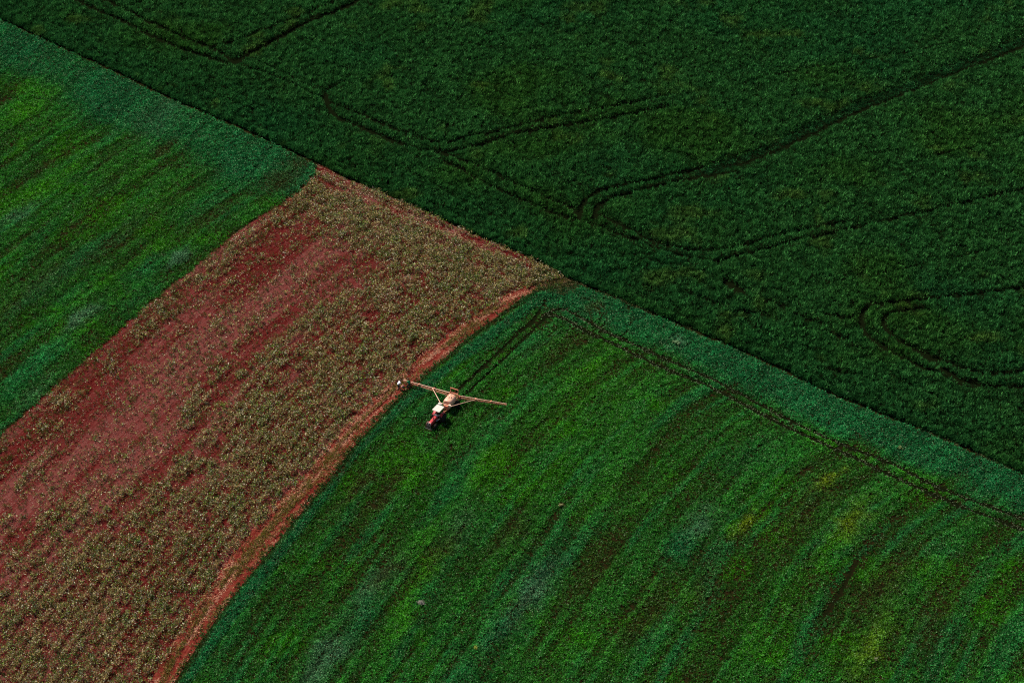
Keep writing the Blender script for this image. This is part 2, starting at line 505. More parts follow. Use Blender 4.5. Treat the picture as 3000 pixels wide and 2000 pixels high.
for nm, val in (('pale', pale_soil), ('strip', strip.astype(float)), ('tall', np.maximum((pick(np.where(in_tall, 1.0, 0), vx, vy) > .5).astype(float), .9 * pick(trk_low, vx, vy)))):  # 'tall' masks shade painted into the soil: under tall crop and along low-field wheel lines
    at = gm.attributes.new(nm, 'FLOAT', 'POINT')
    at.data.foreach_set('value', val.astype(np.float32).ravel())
gm.update(calc_edges=True)


def soil_material():
    m = bpy.data.materials.new('red_soil')
    m.use_nodes = True
    nt = m.node_tree
    L = nt.links.new
    N = nt.nodes.new
    b = nt.nodes['Principled BSDF']
    b.inputs['Roughness'].default_value = 1.0
    b.inputs['Specular IOR Level'].default_value = .0
    uv = N('ShaderNodeAttribute'); uv.attribute_name = 'row_uv'
    mp = N('ShaderNodeMapping'); mp.inputs['Scale'].default_value = (1.6, .12, 1)
    L(uv.outputs['Vector'], mp.inputs['Vector'])
    n1 = N('ShaderNodeTexNoise'); n1.inputs['Scale'].default_value = 1.0; n1.inputs['Detail'].default_value = 6
    L(mp.outputs[0], n1.inputs['Vector'])
    tc = N('ShaderNodeTexCoord')
    n2 = N('ShaderNodeTexNoise'); n2.inputs['Scale'].default_value = 2.2; n2.inputs['Detail'].default_value = 8; n2.inputs['Roughness'].default_value = .7
    L(tc.outputs['Object'], n2.inputs['Vector'])
    pa = N('ShaderNodeAttribute'); pa.attribute_name = 'pale'
    ad = N('ShaderNodeMath'); ad.operation = 'MULTIPLY_ADD'
    L(n1.outputs['Fac'], ad.inputs[0]); ad.inputs[1].default_value = .9
    L(pa.outputs['Fac'], ad.inputs[2])
    ad2 = N('ShaderNodeMath'); ad2.operation = 'MULTIPLY_ADD'
    L(n2.outputs['Fac'], ad2.inputs[0]); ad2.inputs[1].default_value = .8
    L(ad.outputs[0], ad2.inputs[2])
    r = N('ShaderNodeValToRGB')
    e = r.color_ramp.elements
    e[0].position, e[0].color = .28, (.060, .006, .005, 1)
    e[1].position, e[1].color = .95, (.135, .042, .035, 1)
    k = e.new(.55); k.color = (.088, .015, .013, 1)
    mp3 = N('ShaderNodeMapping'); mp3.inputs['Scale'].default_value = (4.5, .22, 1)
    L(uv.outputs['Vector'], mp3.inputs['Vector'])
    n3 = N('ShaderNodeTexNoise'); n3.inputs['Scale'].default_value = 1.0; n3.inputs['Detail'].default_value = 4
    L(mp3.outputs[0], n3.inputs['Vector'])
    ad3 = N('ShaderNodeMath'); ad3.operation = 'MULTIPLY_ADD'
    L(n3.outputs['Fac'], ad3.inputs[0]); ad3.inputs[1].default_value = 2.0
    L(ad2.outputs[0], ad3.inputs[2]); ad2 = ad3
    mr = N('ShaderNodeMath'); mr.operation = 'MULTIPLY_ADD'; mr.inputs[1].default_value = .48; mr.inputs[2].default_value = -.50
    L(ad2.outputs[0], mr.inputs[0])
    L(mr.outputs[0], r.inputs['Fac'])
    st = N('ShaderNodeAttribute'); st.attribute_name = 'strip'
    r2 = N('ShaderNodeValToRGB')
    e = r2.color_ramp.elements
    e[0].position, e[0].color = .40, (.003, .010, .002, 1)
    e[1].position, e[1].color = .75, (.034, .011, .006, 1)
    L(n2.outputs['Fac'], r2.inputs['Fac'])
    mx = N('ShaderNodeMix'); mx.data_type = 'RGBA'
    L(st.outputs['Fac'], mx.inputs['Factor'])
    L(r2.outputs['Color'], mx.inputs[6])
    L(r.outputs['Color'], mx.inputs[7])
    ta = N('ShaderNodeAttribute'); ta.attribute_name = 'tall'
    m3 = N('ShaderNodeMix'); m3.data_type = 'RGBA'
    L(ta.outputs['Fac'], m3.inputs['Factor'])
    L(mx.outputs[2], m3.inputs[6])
    m3.inputs[7].default_value = (.004, .006, .002, 1)  # near-black soil colour stands in for shade between the plants
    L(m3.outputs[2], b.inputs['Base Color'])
    bp = N('ShaderNodeBump'); bp.inputs['Strength'].default_value = .6; bp.inputs['Distance'].default_value = .12
    L(n2.outputs['Fac'], bp.inputs['Height'])
    L(bp.outputs[0], b.inputs['Normal'])
    return m


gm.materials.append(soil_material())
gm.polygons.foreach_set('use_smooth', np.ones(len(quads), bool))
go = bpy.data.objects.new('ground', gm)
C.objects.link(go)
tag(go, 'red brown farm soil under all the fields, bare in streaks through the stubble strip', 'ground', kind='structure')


# ------------------------------------------------------------------ dirt track between the stubble and the right-hand field
def resample(p, n):
    d = np.r_[0, np.cumsum(np.hypot(*np.diff(p, axis=0).T))]
    t = np.linspace(0, d[-1], n)
    return np.stack([np.interp(t, d, p[:, 0]), np.interp(t, d, p[:, 1])], 1), t


def track_material():
    m = bpy.data.materials.new('track_soil')
    m.use_nodes = True
    nt = m.node_tree
    L = nt.links.new
    N = nt.nodes.new
    b = nt.nodes['Principled BSDF']
    b.inputs['Roughness'].default_value = 1.0
    b.inputs['Specular IOR Level'].default_value = .0
    uv = N('ShaderNodeAttribute'); uv.attribute_name = 'row_uv'
    mp = N('ShaderNodeMapping'); mp.inputs['Scale'].default_value = (2.2, .16, 1)
    L(uv.outputs['Vector'], mp.inputs['Vector'])
    n1 = N('ShaderNodeTexNoise'); n1.inputs['Scale'].default_value = 1.0; n1.inputs['Detail'].default_value = 6
    L(mp.outputs[0], n1.inputs['Vector'])
    tc = N('ShaderNodeTexCoord')
    n2 = N('ShaderNodeTexNoise'); n2.inputs['Scale'].default_value = 1.4; n2.inputs['Detail'].default_value = 8; n2.inputs['Roughness'].default_value = .7
    L(tc.outputs['Object'], n2.inputs['Vector'])
    ad = N('ShaderNodeMath'); ad.operation = 'ADD'
    L(n1.outputs['Fac'], ad.inputs[0]); L(n2.outputs['Fac'], ad.inputs[1])
    mr = N('ShaderNodeMath'); mr.operation = 'MULTIPLY'; mr.inputs[1].default_value = .5
    L(ad.outputs[0], mr.inputs[0])
    r = N('ShaderNodeValToRGB')
    e = r.color_ramp.elements
    e[0].position, e[0].color = .36, (.060, .006, .005, 1)
    e[1].position, e[1].color = .70, (.22, .078, .048, 1)
    k = e.new(.5); k.color = (.125, .020, .014, 1)
    L(mr.outputs[0], r.inputs['Fac'])
    L(r.outputs['Color'], b.inputs['Base Color'])
    bp = N('ShaderNodeBump'); bp.inputs['Strength'].default_value = .5; bp.inputs['Distance'].default_value = .1
    L(n2.outputs['Fac'], bp.inputs['Height'])
    L(bp.outputs[0], b.inputs['Normal'])
    return m


NT, NCROSS = 520, 15
pe, te = resample(gE[8:], NT)
# partner point on the green edge: nearest
gg, _ = resample(gG, 3000)
pg = np.array([gg[np.argmin((gg[:, 0] - a) ** 2 + (gg[:, 1] - b) ** 2)] for a, b in pe])
cr = np.linspace(-.12, 1.12, NCROSS)
tv = pe[:, None, :] * (1 - cr)[None, :, None] + pg[:, None, :] * cr[None, :, None]
wid = np.hypot(*(pg - pe).T)
rut = -.05 * np.exp(-((cr - .62) / .09) ** 2) - .04 * np.exp(-((cr - .2) / .09) ** 2)
edge = np.where((cr < 0) | (cr > 1), -.05, 0)
tz = .035 + rut[None, :] + edge[None, :] + (fbm(tv[..., 0] / 1.1, tv[..., 1] / 1.1, 61) - .5) * .05
tz[:, [0, -1]] = -.03
ti = np.arange(NT * NCROSS).reshape(NT, NCROSS)
tq = np.stack([ti[:-1, :-1], ti[1:, :-1], ti[1:, 1:], ti[:-1, 1:]], -1).reshape(-1, 4)
tm = bpy.data.meshes.new('dirt_track')
tm.from_pydata(np.concatenate([tv, tz[..., None]], 2).reshape(-1, 3).tolist(), [], tq.tolist())
at = tm.attributes.new('row_uv', 'FLOAT_VECTOR', 'POINT')
at.data.foreach_set('vector', np.stack([(cr[None, :] * np.maximum(wid, .4)[:, None]), np.repeat(te[:, None], NCROSS, 1), np.zeros((NT, NCROSS))], -1).astype(np.float32).ravel())
tm.materials.append(track_material())
tm.polygons.foreach_set('use_smooth', np.ones(len(tq), bool))
bmt = bmesh.new(); bmt.from_mesh(tm); bmesh.ops.recalc_face_normals(bmt, faces=bmt.faces)
if sum(f.normal.z for f in bmt.faces) < 0:
    bmesh.ops.reverse_faces(bmt, faces=bmt.faces)
bmt.to_mesh(tm); bmt.free()
to = bpy.data.objects.new('dirt_track', tm)
C.objects.link(to)
tag(to, 'narrow red dirt track curving between the dry stubble strip and the low green field', 'track', kind='structure')

# ------------------------------------------------------------------ places that machines and people keep clear
CLEAR = []          # (x, y, radius)


# ------------------------------------------------------------------ tall dark cereal field
def tall_field():
    x, y = scatter(18.0)
    xe, ye = scatter(60.0)
    se = pick(sB, xe, ye)
    ke = (se > -.2) & (se < 1.0)
    x, y = np.r_[x, xe[ke]], np.r_[y, ye[ke]]
    s = pick(sB, x, y) + (vn(x / .9, y / .9, 71) - .5) * .5
    k = s > 0
    x, y, s = x[k], y[k], s[k]
    t = pick(trk_tall, x, y) + (rng.random(len(x)) - .5) * .25
    lump = ss(vn(x / .62, y / .72, 73) * .7 + vn(x / 1.5, y / 1.5, 75) * .3, .12, .88)
    big = fbm(x / 14, y / 14, 77)
    H = .82 + .62 * (lump - .5) + .25 * (big - .5)
    lean_a = 2 * math.pi * 1.6 * vn(x / .7, y / .7, 78)
    lean_t = .5 * vn(x / .8 + 5, y / .8, 76)
    H = H * (1 - .97 * np.clip(t * 1.4, 0, 1)) * ss(s, -.1, .15)
    thin = vn(x / .55, y / .55, 79)
    k = (H > .14) & (rng.random(len(x)) < .45 + .9 * ss(thin, .15, .5))
    x, y, H, s, lump, big, lean_a, lean_t = [q[k] for q in (x, y, H, s, lump, big, lean_a, lean_t)]
    n = len(x)
    px, py = photo_at(x, y)
    base = np.tile(np.array([.030, .120, .027]), (n, 1))
    base = mix(base, (.040, .118, .012), ss(fbm(x / 16, y / 16, 81), .48, .75) * .5)
    base = mix(base, (.016, .108, .032), ss(fbm(x / 22 + 9, y / 22, 83), .48, .75) * .5)
    base = mix(base, (.016, .100, .026), (1 - ss(s, 2, 16)) * .4)
    base = mix(base, (.095, .150, .020), ss(fbm(x / 6, y / 6, 85), .66, .85) * .4)
    base = mix(base, (.012, .070, .020), pick(band_tall, x, y) * .8)
    base = base * (.62 + .76 * rng.random((n, 1))) * (.62 + .86 * lump[:, None])
    V, K = [], []
    for j in range(5):
        off = rng.normal(0, .13, (n, 2))
        fr = rng.random(n) ** .7
        z = H * (.12 + .62 * fr)
        az = lean_a + rng.normal(0, 1.0, n)
        tilt = lean_t + np.abs(rng.normal(.18, .25, n))
        ln = np.clip(H * (.5 + .35 * rng.random(n)), .12, .8)
        V.append(blades(x + off[:, 0], y + off[:, 1], z, az, tilt, ln, .15 + .12 * rng.random(n), rng.uniform(0, math.pi, n)))
        c = base * (.75 + .5 * rng.random((n, 1)))
        seed = rng.random(n) < .05
        c[seed] = c[seed] * 1.5 + np.array([.02, .02, .004])
        K.append(c)
    o = raw_mesh('tall_cereal_crop', np.concatenate(V), 3, material('tall_leaf', attr='tint', rough=.6, spec=.05, translucent=.2), np.concatenate(K))
    tag(o, 'tall dark green cereal crop filling the upper right field, cut by curving wheel tracks', 'crop', kind='stuff')


tall_field()


# ------------------------------------------------------------------ low green crop (two fields)
def low_field(name, left, label):
    x, y = scatter(27.0)
    s = pick(sB, x, y)
    e = pick(sW if left else sG, x, y)
    wob = (vn(x / 1.1, y / 1.1, 91) - .5) * 1.3 + (rng.random(len(x)) - .5) * .9 + (.25 if not left else 0)
    k = (s + (vn(x / 2.3, y / 2.3, 92) - .5) * .5 < -.7) & ((e + wob < -.1) if left else (e + wob > .1))
    x, y, s, e = x[k], y[k], -s[k], np.abs(e[k])
    u = e if left else pick(rowU, x, y)
    v = .45 * x + .9 * y if not left else .62 * x + .78 * y
    st1 = vn(u / .95, v / 20, 93) * .65 + vn(u / .45, v / 9, 94) * .35
    st2 = vn(u / 2.1, v / 20, 95)
    st3 = fbm(u / 6, v / 30, 97, 2)
    blob = fbm(x / 4.5, y / 4.5, 99)
    lump = vn(x / .7, y / .7, 101)
    P = {q: pick(pat[q], x, y) for q in pat}
    T = pick(teal, x, y)
    head = 1 - ss(s + (fbm(x / 5, y / 5, 103) - .5) * 5, 6.5 if not left else 8, 11.5 if not left else 18)
    if left:
        head = head * .85
    T = np.clip(np.maximum(T, head) + P['teal'], 0, 1)
    if not left:
        T = T * ss(e, .8, 1.6)
    edge_dull = (1 - ss(e + (blob - .5) * 1.0, .9, 1.7)) if not left else np.zeros_like(x)
    vig = .40 * st1 + .30 * st2 + .16 * st3 + .26 * blob
    vig = ss(vig, .33, .74)
    vig = np.clip(vig + .45 * T + .5 * P['lime'] + .5 * P['pale'] + .5 * P['mint'] + .3 * P['yellow'] - .6 * P['dull'] - .35 * edge_dull, 0, 1)
    tr = pick(trk_low, x, y) + (rng.random(len(x)) - .5) * .2
    rg = pick(ring_rows, x, y) if not left else 0 * x
    H = (.10 + .24 * vig) * (.35 + 1.3 * lump) + .06 * T
    H = H * (1 - .97 * np.clip(tr, 0, 1)) * (1 - .88 * rg)
    keep = (H > .06) & (rng.random(len(x)) < (.46 + .66 * vig) * (1 - .85 * rg))
    for cx, cy, r in CLEAR:
        keep &= (np.hypot(x - cx, y - cy) > r) | (rng.random(len(x)) < .12)
    q = [a[keep] for a in (x, y, H, vig, T, blob, st1, st2, edge_dull, s, e, lump, u, v)]
    x, y, H, vig, T, blob, st1, st2, edge_dull, s, e, lump, u, v = q
    P = {a: b[keep] for a, b in P.items()}
    n = len(x)
    base = np.tile(np.array([.026, .168, .016]), (n, 1))
    base = mix(base, (.026, .095, .008), (1 - vig) * .85)
    base = mix(base, (.008, .140, .045), T * .75)
    yl = fbm(x / 8 + 3, y / 8, 111)
    base = mix(base, (.034, .195, .002), ss(yl, .50, .74) * (1 - T) * .8)
    tl = fbm(u / 3.5, v / 18 + 40, 113) * .65 + st1 * .35
    base = mix(base, (.010, .135, .040), ss(tl, .50, .74) * .6)
    base = mix(base, (.022, .062, .011), edge_dull * .9)
    base = mix(base, (.050, .230, .002), np.clip(P['lime'], 0, 1) * .8)
    base = mix(base, (.160, .230, .003), np.clip(P['yellow'], 0, 1) * .8)
    base = mix(base, (.020, .210, .055), np.clip(P['mint'], 0, 1) * .85)
    base = mix(base, (.075, .190, .095), np.clip(P['pale'], 0, 1) * .75)
    base = mix(base, (.045, .062, .012), np.clip(P['dull'], 0, 1) * .7)
    base = base * (.65 + .7 * rng.random((n, 1))) * (.7 + .6 * lump[:, None]) * (.55 + .9 * st1[:, None])
    V, K = [], []
    for j in range(5):
        off = rng.normal(0, .10, (n, 2))
        z = H * (.08 + .72 * rng.random(n) ** .8)
        az = rng.uniform(0, 2 * math.pi, n)
        tilt = np.abs(rng.normal(.85, .42, n))
        ln = .15 + .17 * rng.random(n) + .12 * H
        V.append(blades(x + off[:, 0], y + off[:, 1], z, az, tilt, ln, .13 + .12 * rng.random(n), rng.uniform(-.7, .7, n)))
        c = base * (.7 + .6 * rng.random((n, 1)))
        pale = rng.random(n) < .05 + .12 * P['pale'] + .04 * vig + .03 * T
        c[pale] = c[pale] * .7 + np.array([.11, .16, .085])  # random leaves coloured pale to imitate sun glints
        K.append(c)
    if True:          # trodden, dried stems lying along the wheel lines
        xs, ys = scatter(26.0)
        pl = pick(pale_low, xs, ys)
        ok = (pl > .5) & (rng.random(len(xs)) < .5) & (pick(sB, xs, ys) < 0) & ((pick(sW, xs, ys) < 0) if left else (pick(sG, xs, ys) > 0))
        xs, ys = xs[ok], ys[ok]
        m_ = len(xs)
        V.append(blades(xs, ys, .05 + .08 * rng.random(m_), rng.uniform(0, 6.3, m_), rng.normal(1.45, .12, m_), .2 + .2 * rng.random(m_),
                        .06 + .05 * rng.random(m_), rng.uniform(-.4, .4, m_)))
        K.append(np.array([.20, .25, .13]) * (.5 + .7 * rng.random((m_, 1))))
    o = raw_mesh(name, np.concatenate(V), 3, LOW_LEAF, np.concatenate(K))
    tag(o, label, 'crop', kind='stuff')


LOW_LEAF = material('low_leaf', attr='tint', rough=.55, spec=.06, translucent=.2)


# ------------------------------------------------------------------ drying maize / sorghum strip
def stubble_strip():
    x, y = scatter(14.0)
    w, e, b = pick(sW, x, y), pick(sE, x, y), pick(sB, x, y)
    k = (w > .2) & (e < .35 + (vn(x / 1.3, y / 1.3, 122) - .5) * 1.3) & (b < -.5)
    x, y, w, e, b = x[k], y[k], w[k], np.maximum(-e[k], .01), -b[k]
    f = w / (w + e)
    u, v = f * 42, .45 * x + .9 * y
    px, py = photo_at(x, y)
    near = ss(py, 1150, 1900)
    st = fbm(u / 1.9, v / 18, 121) * .6 + vn(u / .8, v / 7, 123) * .4
    blob = fbm(x / 3.2, y / 3.2, 125)
    head = 1 - ss(b + (blob - .5) * 6, 15, 20)
    dens = .16 + .84 * ss(f + (st - .5) * .55 + (blob - .5) * .25 + near * .10, .47, .63)
    dens = np.maximum(dens, ss(st + near * .14, .54, .70) * (.50 + .25 * near))
    dens = np.maximum(dens, head * (.55 + .45 * ss(vn(b / 1.1, (x - .6 * y) / 16, 127), .3, .5)))
    dens = np.maximum(dens, (1 - ss(w, 4, 8)) * .55 * ss(fbm(x / 2.4, y / 2.4, 126), .40, .58))
    dens = np.maximum(dens, near * .5 * ss(blob * .5 + st * .5, .44, .56))
    dens = dens * (.35 + .65 * ss(w, .3, 1.6)) * (.55 + .6 * ss(blob, .3, .55))
    row_gap = vn(b / .9, (x - .6 * y) / 22, 129)
    dens = np.where((b < 9), dens * (.12 + .88 * ss(row_gap, .34, .5)), dens)
    dens = np.maximum(dens, (1 - ss(e, 1.5, 4)) * .95 * ss(py, 900, 1000))
    lump = vn(u / .7 + .5 * vn(x / 3, y / 3, 130), v / 2.0, 131) * .6 + vn(x / .9, y / .9, 132) * .4
    rows = .5 + .5 * np.cos(2 * math.pi * (u + .5 * vn(u / 5, v / 12, 134)) / 1.25)
    dens = dens * np.where(b > 12, .22 + 1.05 * rows, 1)
    dens = dens * (.32 + .95 * ss(lump, .30, .60))
    k = rng.random(len(x)) < dens * .95
    x, y, w, e, b, f, lump, blob, dens, near = [a[k] for a in (x, y, w, e, b, f, lump, blob, dens, near)]
    n = len(x)
    H = (.40 + .75 * ss(dens, .2, .7)) * (.45 + .95 * lump)
    green = ss(fbm(x / 2.0, y / 2.0, 133) * .7 + rng.random(n) * .45, .50, .72)
    V, K = [], []
    tan, rust, olive, lightg = [np.array(c) for c in ((.44, .33, .12), (.22, .09, .04), (.19, .195, .026), (.15, .28, .016))]
    for j in range(9):
        off = rng.normal(0, .15, (n, 2))
        z = H * (.05 + .75 * rng.random(n))
        az = rng.uniform(0, 2 * math.pi, n)
        tilt = np.abs(rng.normal(.9, .5, n))
        ln = .20 + .26 * rng.random(n)
        V.append(blades(x + off[:, 0], y + off[:, 1], z, az, tilt, ln, .09 + .12 * rng.random(n), rng.uniform(-1.2, 1.2, n)))
        r = rng.random(n)
        c = np.where((r < .38)[:, None], olive, np.where((r < .56)[:, None], rust, tan))
        c = np.where((rng.random(n) < green * .8)[:, None], np.where((rng.random(n) < .5)[:, None], lightg, np.array([.045, .085, .018])), c)
        c = c * (.25 + 1.0 * rng.random((n, 1)))
        bright = rng.random(n) < .10
        c[bright] = np.array([.62, .55, .38]) * (.6 + .5 * rng.random((bright.sum(), 1)))
        K.append(c)
    # green grass tufts on the bare soil
    xt, yt = scatter(.55)
    w, e, b = pick(sW, xt, yt), pick(sE, xt, yt), pick(sB, xt, yt)
    k = (w > .3) & (e < -.5) & (b < -3)
    xt, yt = xt[k], yt[k]
    x2, y2 = scatter(1.6)
    w, e, b = pick(sW, x2, y2), pick(sE, x2, y2), pick(sB, x2, y2)
    k = (w > -.3) & (w < 6) & (e < -2) & (b < -8) & (rng.random(len(x2)) < ss(fbm(w / 1.3, (.45 * x2 + .9 * y2) / 9, 171), .44, .6))
    xt, yt = np.r_[xt, x2[k]], np.r_[yt, y2[k]]
    sz = .3 + .75 * rng.random(len(xt)) ** 2
    for j in range(26):
        m_ = len(xt)
        a = rng.uniform(0, 6.28, m_)
        rr_ = sz * .38 * np.sqrt(rng.random(m_))
        V.append(blades(xt + rr_ * np.cos(a), yt + rr_ * np.sin(a), .06 + .1 * rng.random(m_), a + rng.normal(0, .5, m_), np.abs(rng.normal(.55, .35, m_)),
                        sz * (.4 + .4 * rng.random(m_)), .05 + .05 * rng.random(m_), rng.uniform(0, 3.1, m_)))
        hue = _h((xt * 7).astype(int), (yt * 7).astype(int), 5)[:, None]
        K.append((np.array([.055, .105, .012]) * (1 - hue) + np.array([.15, .145, .022]) * hue) * (.5 + .8 * rng.random((m_, 1))))
    # short dead stubs left along the old rows
    xl, yl = scatter(11.0)
    w, e, b = pick(sW, xl, yl), -pick(sE, xl, yl), pick(sB, xl, yl)
    rowc = np.clip(w / (w + e + 1e-6), 0, 1) * 42
    k = (w > .3) & (e > .2) & (b < -1) & (np.cos(2 * math.pi * rowc / .85) > .25) & (rng.random(len(xl)) < .25 + .75 * vn(rowc / 2, (.45 * xl + .9 * yl) / 8, 147))
    xl, yl = xl[k], yl[k]
    m_ = len(xl)
    for j in range(2):
        V.append(blades(xl + rng.normal(0, .05, m_), yl + rng.normal(0, .05, m_), .02 + 0 * xl, rng.uniform(0, 6.3, m_), np.abs(rng.normal(.4, .3, m_)), .20 + .22 * rng.random(m_), .09 + .08 * rng.random(m_), rng.uniform(0, 3, m_)))
        K.append(np.array([[.05, .02, .015], [.04, .045, .012], [.20, .13, .07]])[rng.integers(0, 3, m_)] * (.5 + .8 * rng.random((m_, 1))))
    # fallen dry leaves and stalks on the soil
    xl, yl = scatter(9.0)
    w, e, b = pick(sW, xl, yl), pick(sE, xl, yl), pick(sB, xl, yl)
    k = (w > .1) & (e < .1) & (b < -.2) & (rng.random(len(xl)) < .25 + .7 * fbm(xl / 3, yl / 3, 141))
    xl, yl = xl[k], yl[k]
    m_ = len(xl)
    V.append(blades(xl, yl, .05 + .05 * rng.random(m_), rng.uniform(0, 6.3, m_), rng.normal(1.5, .1, m_), .15 + .3 * rng.random(m_), .03 + .05 * rng.random(m_),
                    rng.uniform(-.5, .5, m_)))
    c = np.array([.22, .12, .085]) * (.4 + .9 * rng.random((m_, 1)))
    br = rng.random(m_) < .10
    c[br] = np.array([.45, .34, .22])
    K.append(c)
    # straw rows lying along the headland beside the tall crop
    xl, yl = scatter(22.0)
    w, e, b = pick(sW, xl, yl), pick(sE, xl, yl), -pick(sB, xl, yl)
    along = xl * .8 - yl * .6
    lines = vn(b / .8, along / 14, 161) * .6 + vn(b / .3, along / 4, 163) * .4
    k = (w > .1) & (e < .3) & (b > .3) & (rng.random(len(xl)) < ss(lines, .44, .62) * (1 - ss(b, 9, 15)))
    xl, yl = xl[k], yl[k]
    m_ = len(xl)
    V.append(blades(xl, yl, .06 + .1 * rng.random(m_), -.65 + math.pi * rng.integers(0, 2, m_) + rng.normal(0, .45, m_), rng.normal(1.45, .15, m_), .25 + .4 * rng.random(m_), .05 + .06 * rng.random(m_), rng.uniform(-.6, .6, m_)))
    K.append(np.array([[.50, .36, .20], [.34, .20, .12], [.24, .22, .06]])[rng.integers(0, 3, m_)] * (.4 + .9 * rng.random((m_, 1))))
    o = raw_mesh('dry_stubble_crop', np.concatenate(V), 3, material('dry_leaf', attr='tint', rough=.6, spec=.3, translucent=.12), np.concatenate(K))
    tag(o, 'drying tan and olive stubble plants standing in streaks over bare red soil', 'crop', kind='stuff')


stubble_strip()


# ------------------------------------------------------------------ verge grass: along the track and below the tall crop
def verge():
    V, K = [], []
    x, y = scatter(45.0)
    e, g = pick(sE, x, y), pick(sG, x, y)
    tf = e / (e - g + 1e-6)
    b = pick(sB, x, y)
    v = .45 * x + .9 * y
    mid = ss(vn((e) / .5, v / 5, 151) * .6 + fbm(x / 2, y / 2, 153) * .5, .44, .60)
    on_track = (e > 0) & (g < .1) & (b < -1) & (rng.random(len(x)) < mid * (.10 + .9 * np.exp(-((tf - .5) / .2) ** 2) + .5 * ss(tf, .85, 1)))
    for cx, cy, r in CLEAR:
        on_track &= np.hypot(x - cx, y - cy) > r
    edge_b = (np.abs(b + .35) < .35) & (rng.random(len(x)) < .8 * ss(fbm(x / 4, y / 4, 155), .5, .62)) & (pick(sG, x, y) > 0)
    corner = (np.hypot(*(np.stack([x, y]) - np.array(ground_at(1640, 815))[:, None])) < 5.0) & (b < -.3) & (rng.random(len(x)) < .6)
    for sel, cols in ((on_track, ((.24, .20, .022), (.42, .26, .11), (.13, .16, .016))), (edge_b, ((.05, .09, .02), (.12, .13, .03), (.03, .06, .015))),
                      (corner, ((.10, .11, .02), (.05, .08, .016), (.2, .15, .06)))):
        xs, ys = x[sel], y[sel]
        m_ = len(xs)
        for j in range(4):
            o2 = rng.normal(0, .1, (m_, 2))
            V.append(blades(xs + o2[:, 0], ys + o2[:, 1], .04 + .08 * rng.random(m_), rng.uniform(0, 6.3, m_), np.abs(rng.normal(.7, .4, m_)), .20 + .25 * rng.random(m_),
                            .08 + .08 * rng.random(m_), rng.uniform(0, 3.1, m_)))
            c = np.array(cols)[rng.integers(0, 3, m_)]
            K.append(c * (.5 + .8 * rng.random((m_, 1))))
    # straw on the track
    xs, ys = scatter(40.0)
    e, g, b = pick(sE, xs, ys), pick(sG, xs, ys), pick(sB, xs, ys)
    v = .45 * xs + .9 * ys
    v = .45 * xs + .9 * ys
    tf = e / (e - g + 1e-6)
    st = fbm(e / .5, v / 7, 157) + .22 * np.exp(-((tf - .42) / .22) ** 2) - .12 * np.exp(-((tf - .82) / .12) ** 2)
    k = (e > -.3) & (g < .2) & (b < -.5) & (rng.random(len(xs)) < ss(st, .50, .72) * .95)
    xs, ys = xs[k], ys[k]
    m_ = len(xs)
    V.append(blades(xs, ys, .06 + .05 * rng.random(m_), rng.uniform(0, 6.3, m_), rng.normal(1.48, .1, m_), .2 + .35 * rng.random(m_), .06 + .08 * rng.random(m_),
                    rng.uniform(-.5, .5, m_)))
    K.append(np.array([.50, .24, .13]) * (.4 + .9 * rng.random((m_, 1))))
    o = raw_mesh('verge_grass', np.concatenate(V), 3, material('verge_leaf', attr='tint', rough=.6, spec=.3, translucent=.12), np.concatenate(K))
    tag(o, 'yellowish grass tufts and straw scattered along the dirt track', 'grass', kind='stuff')


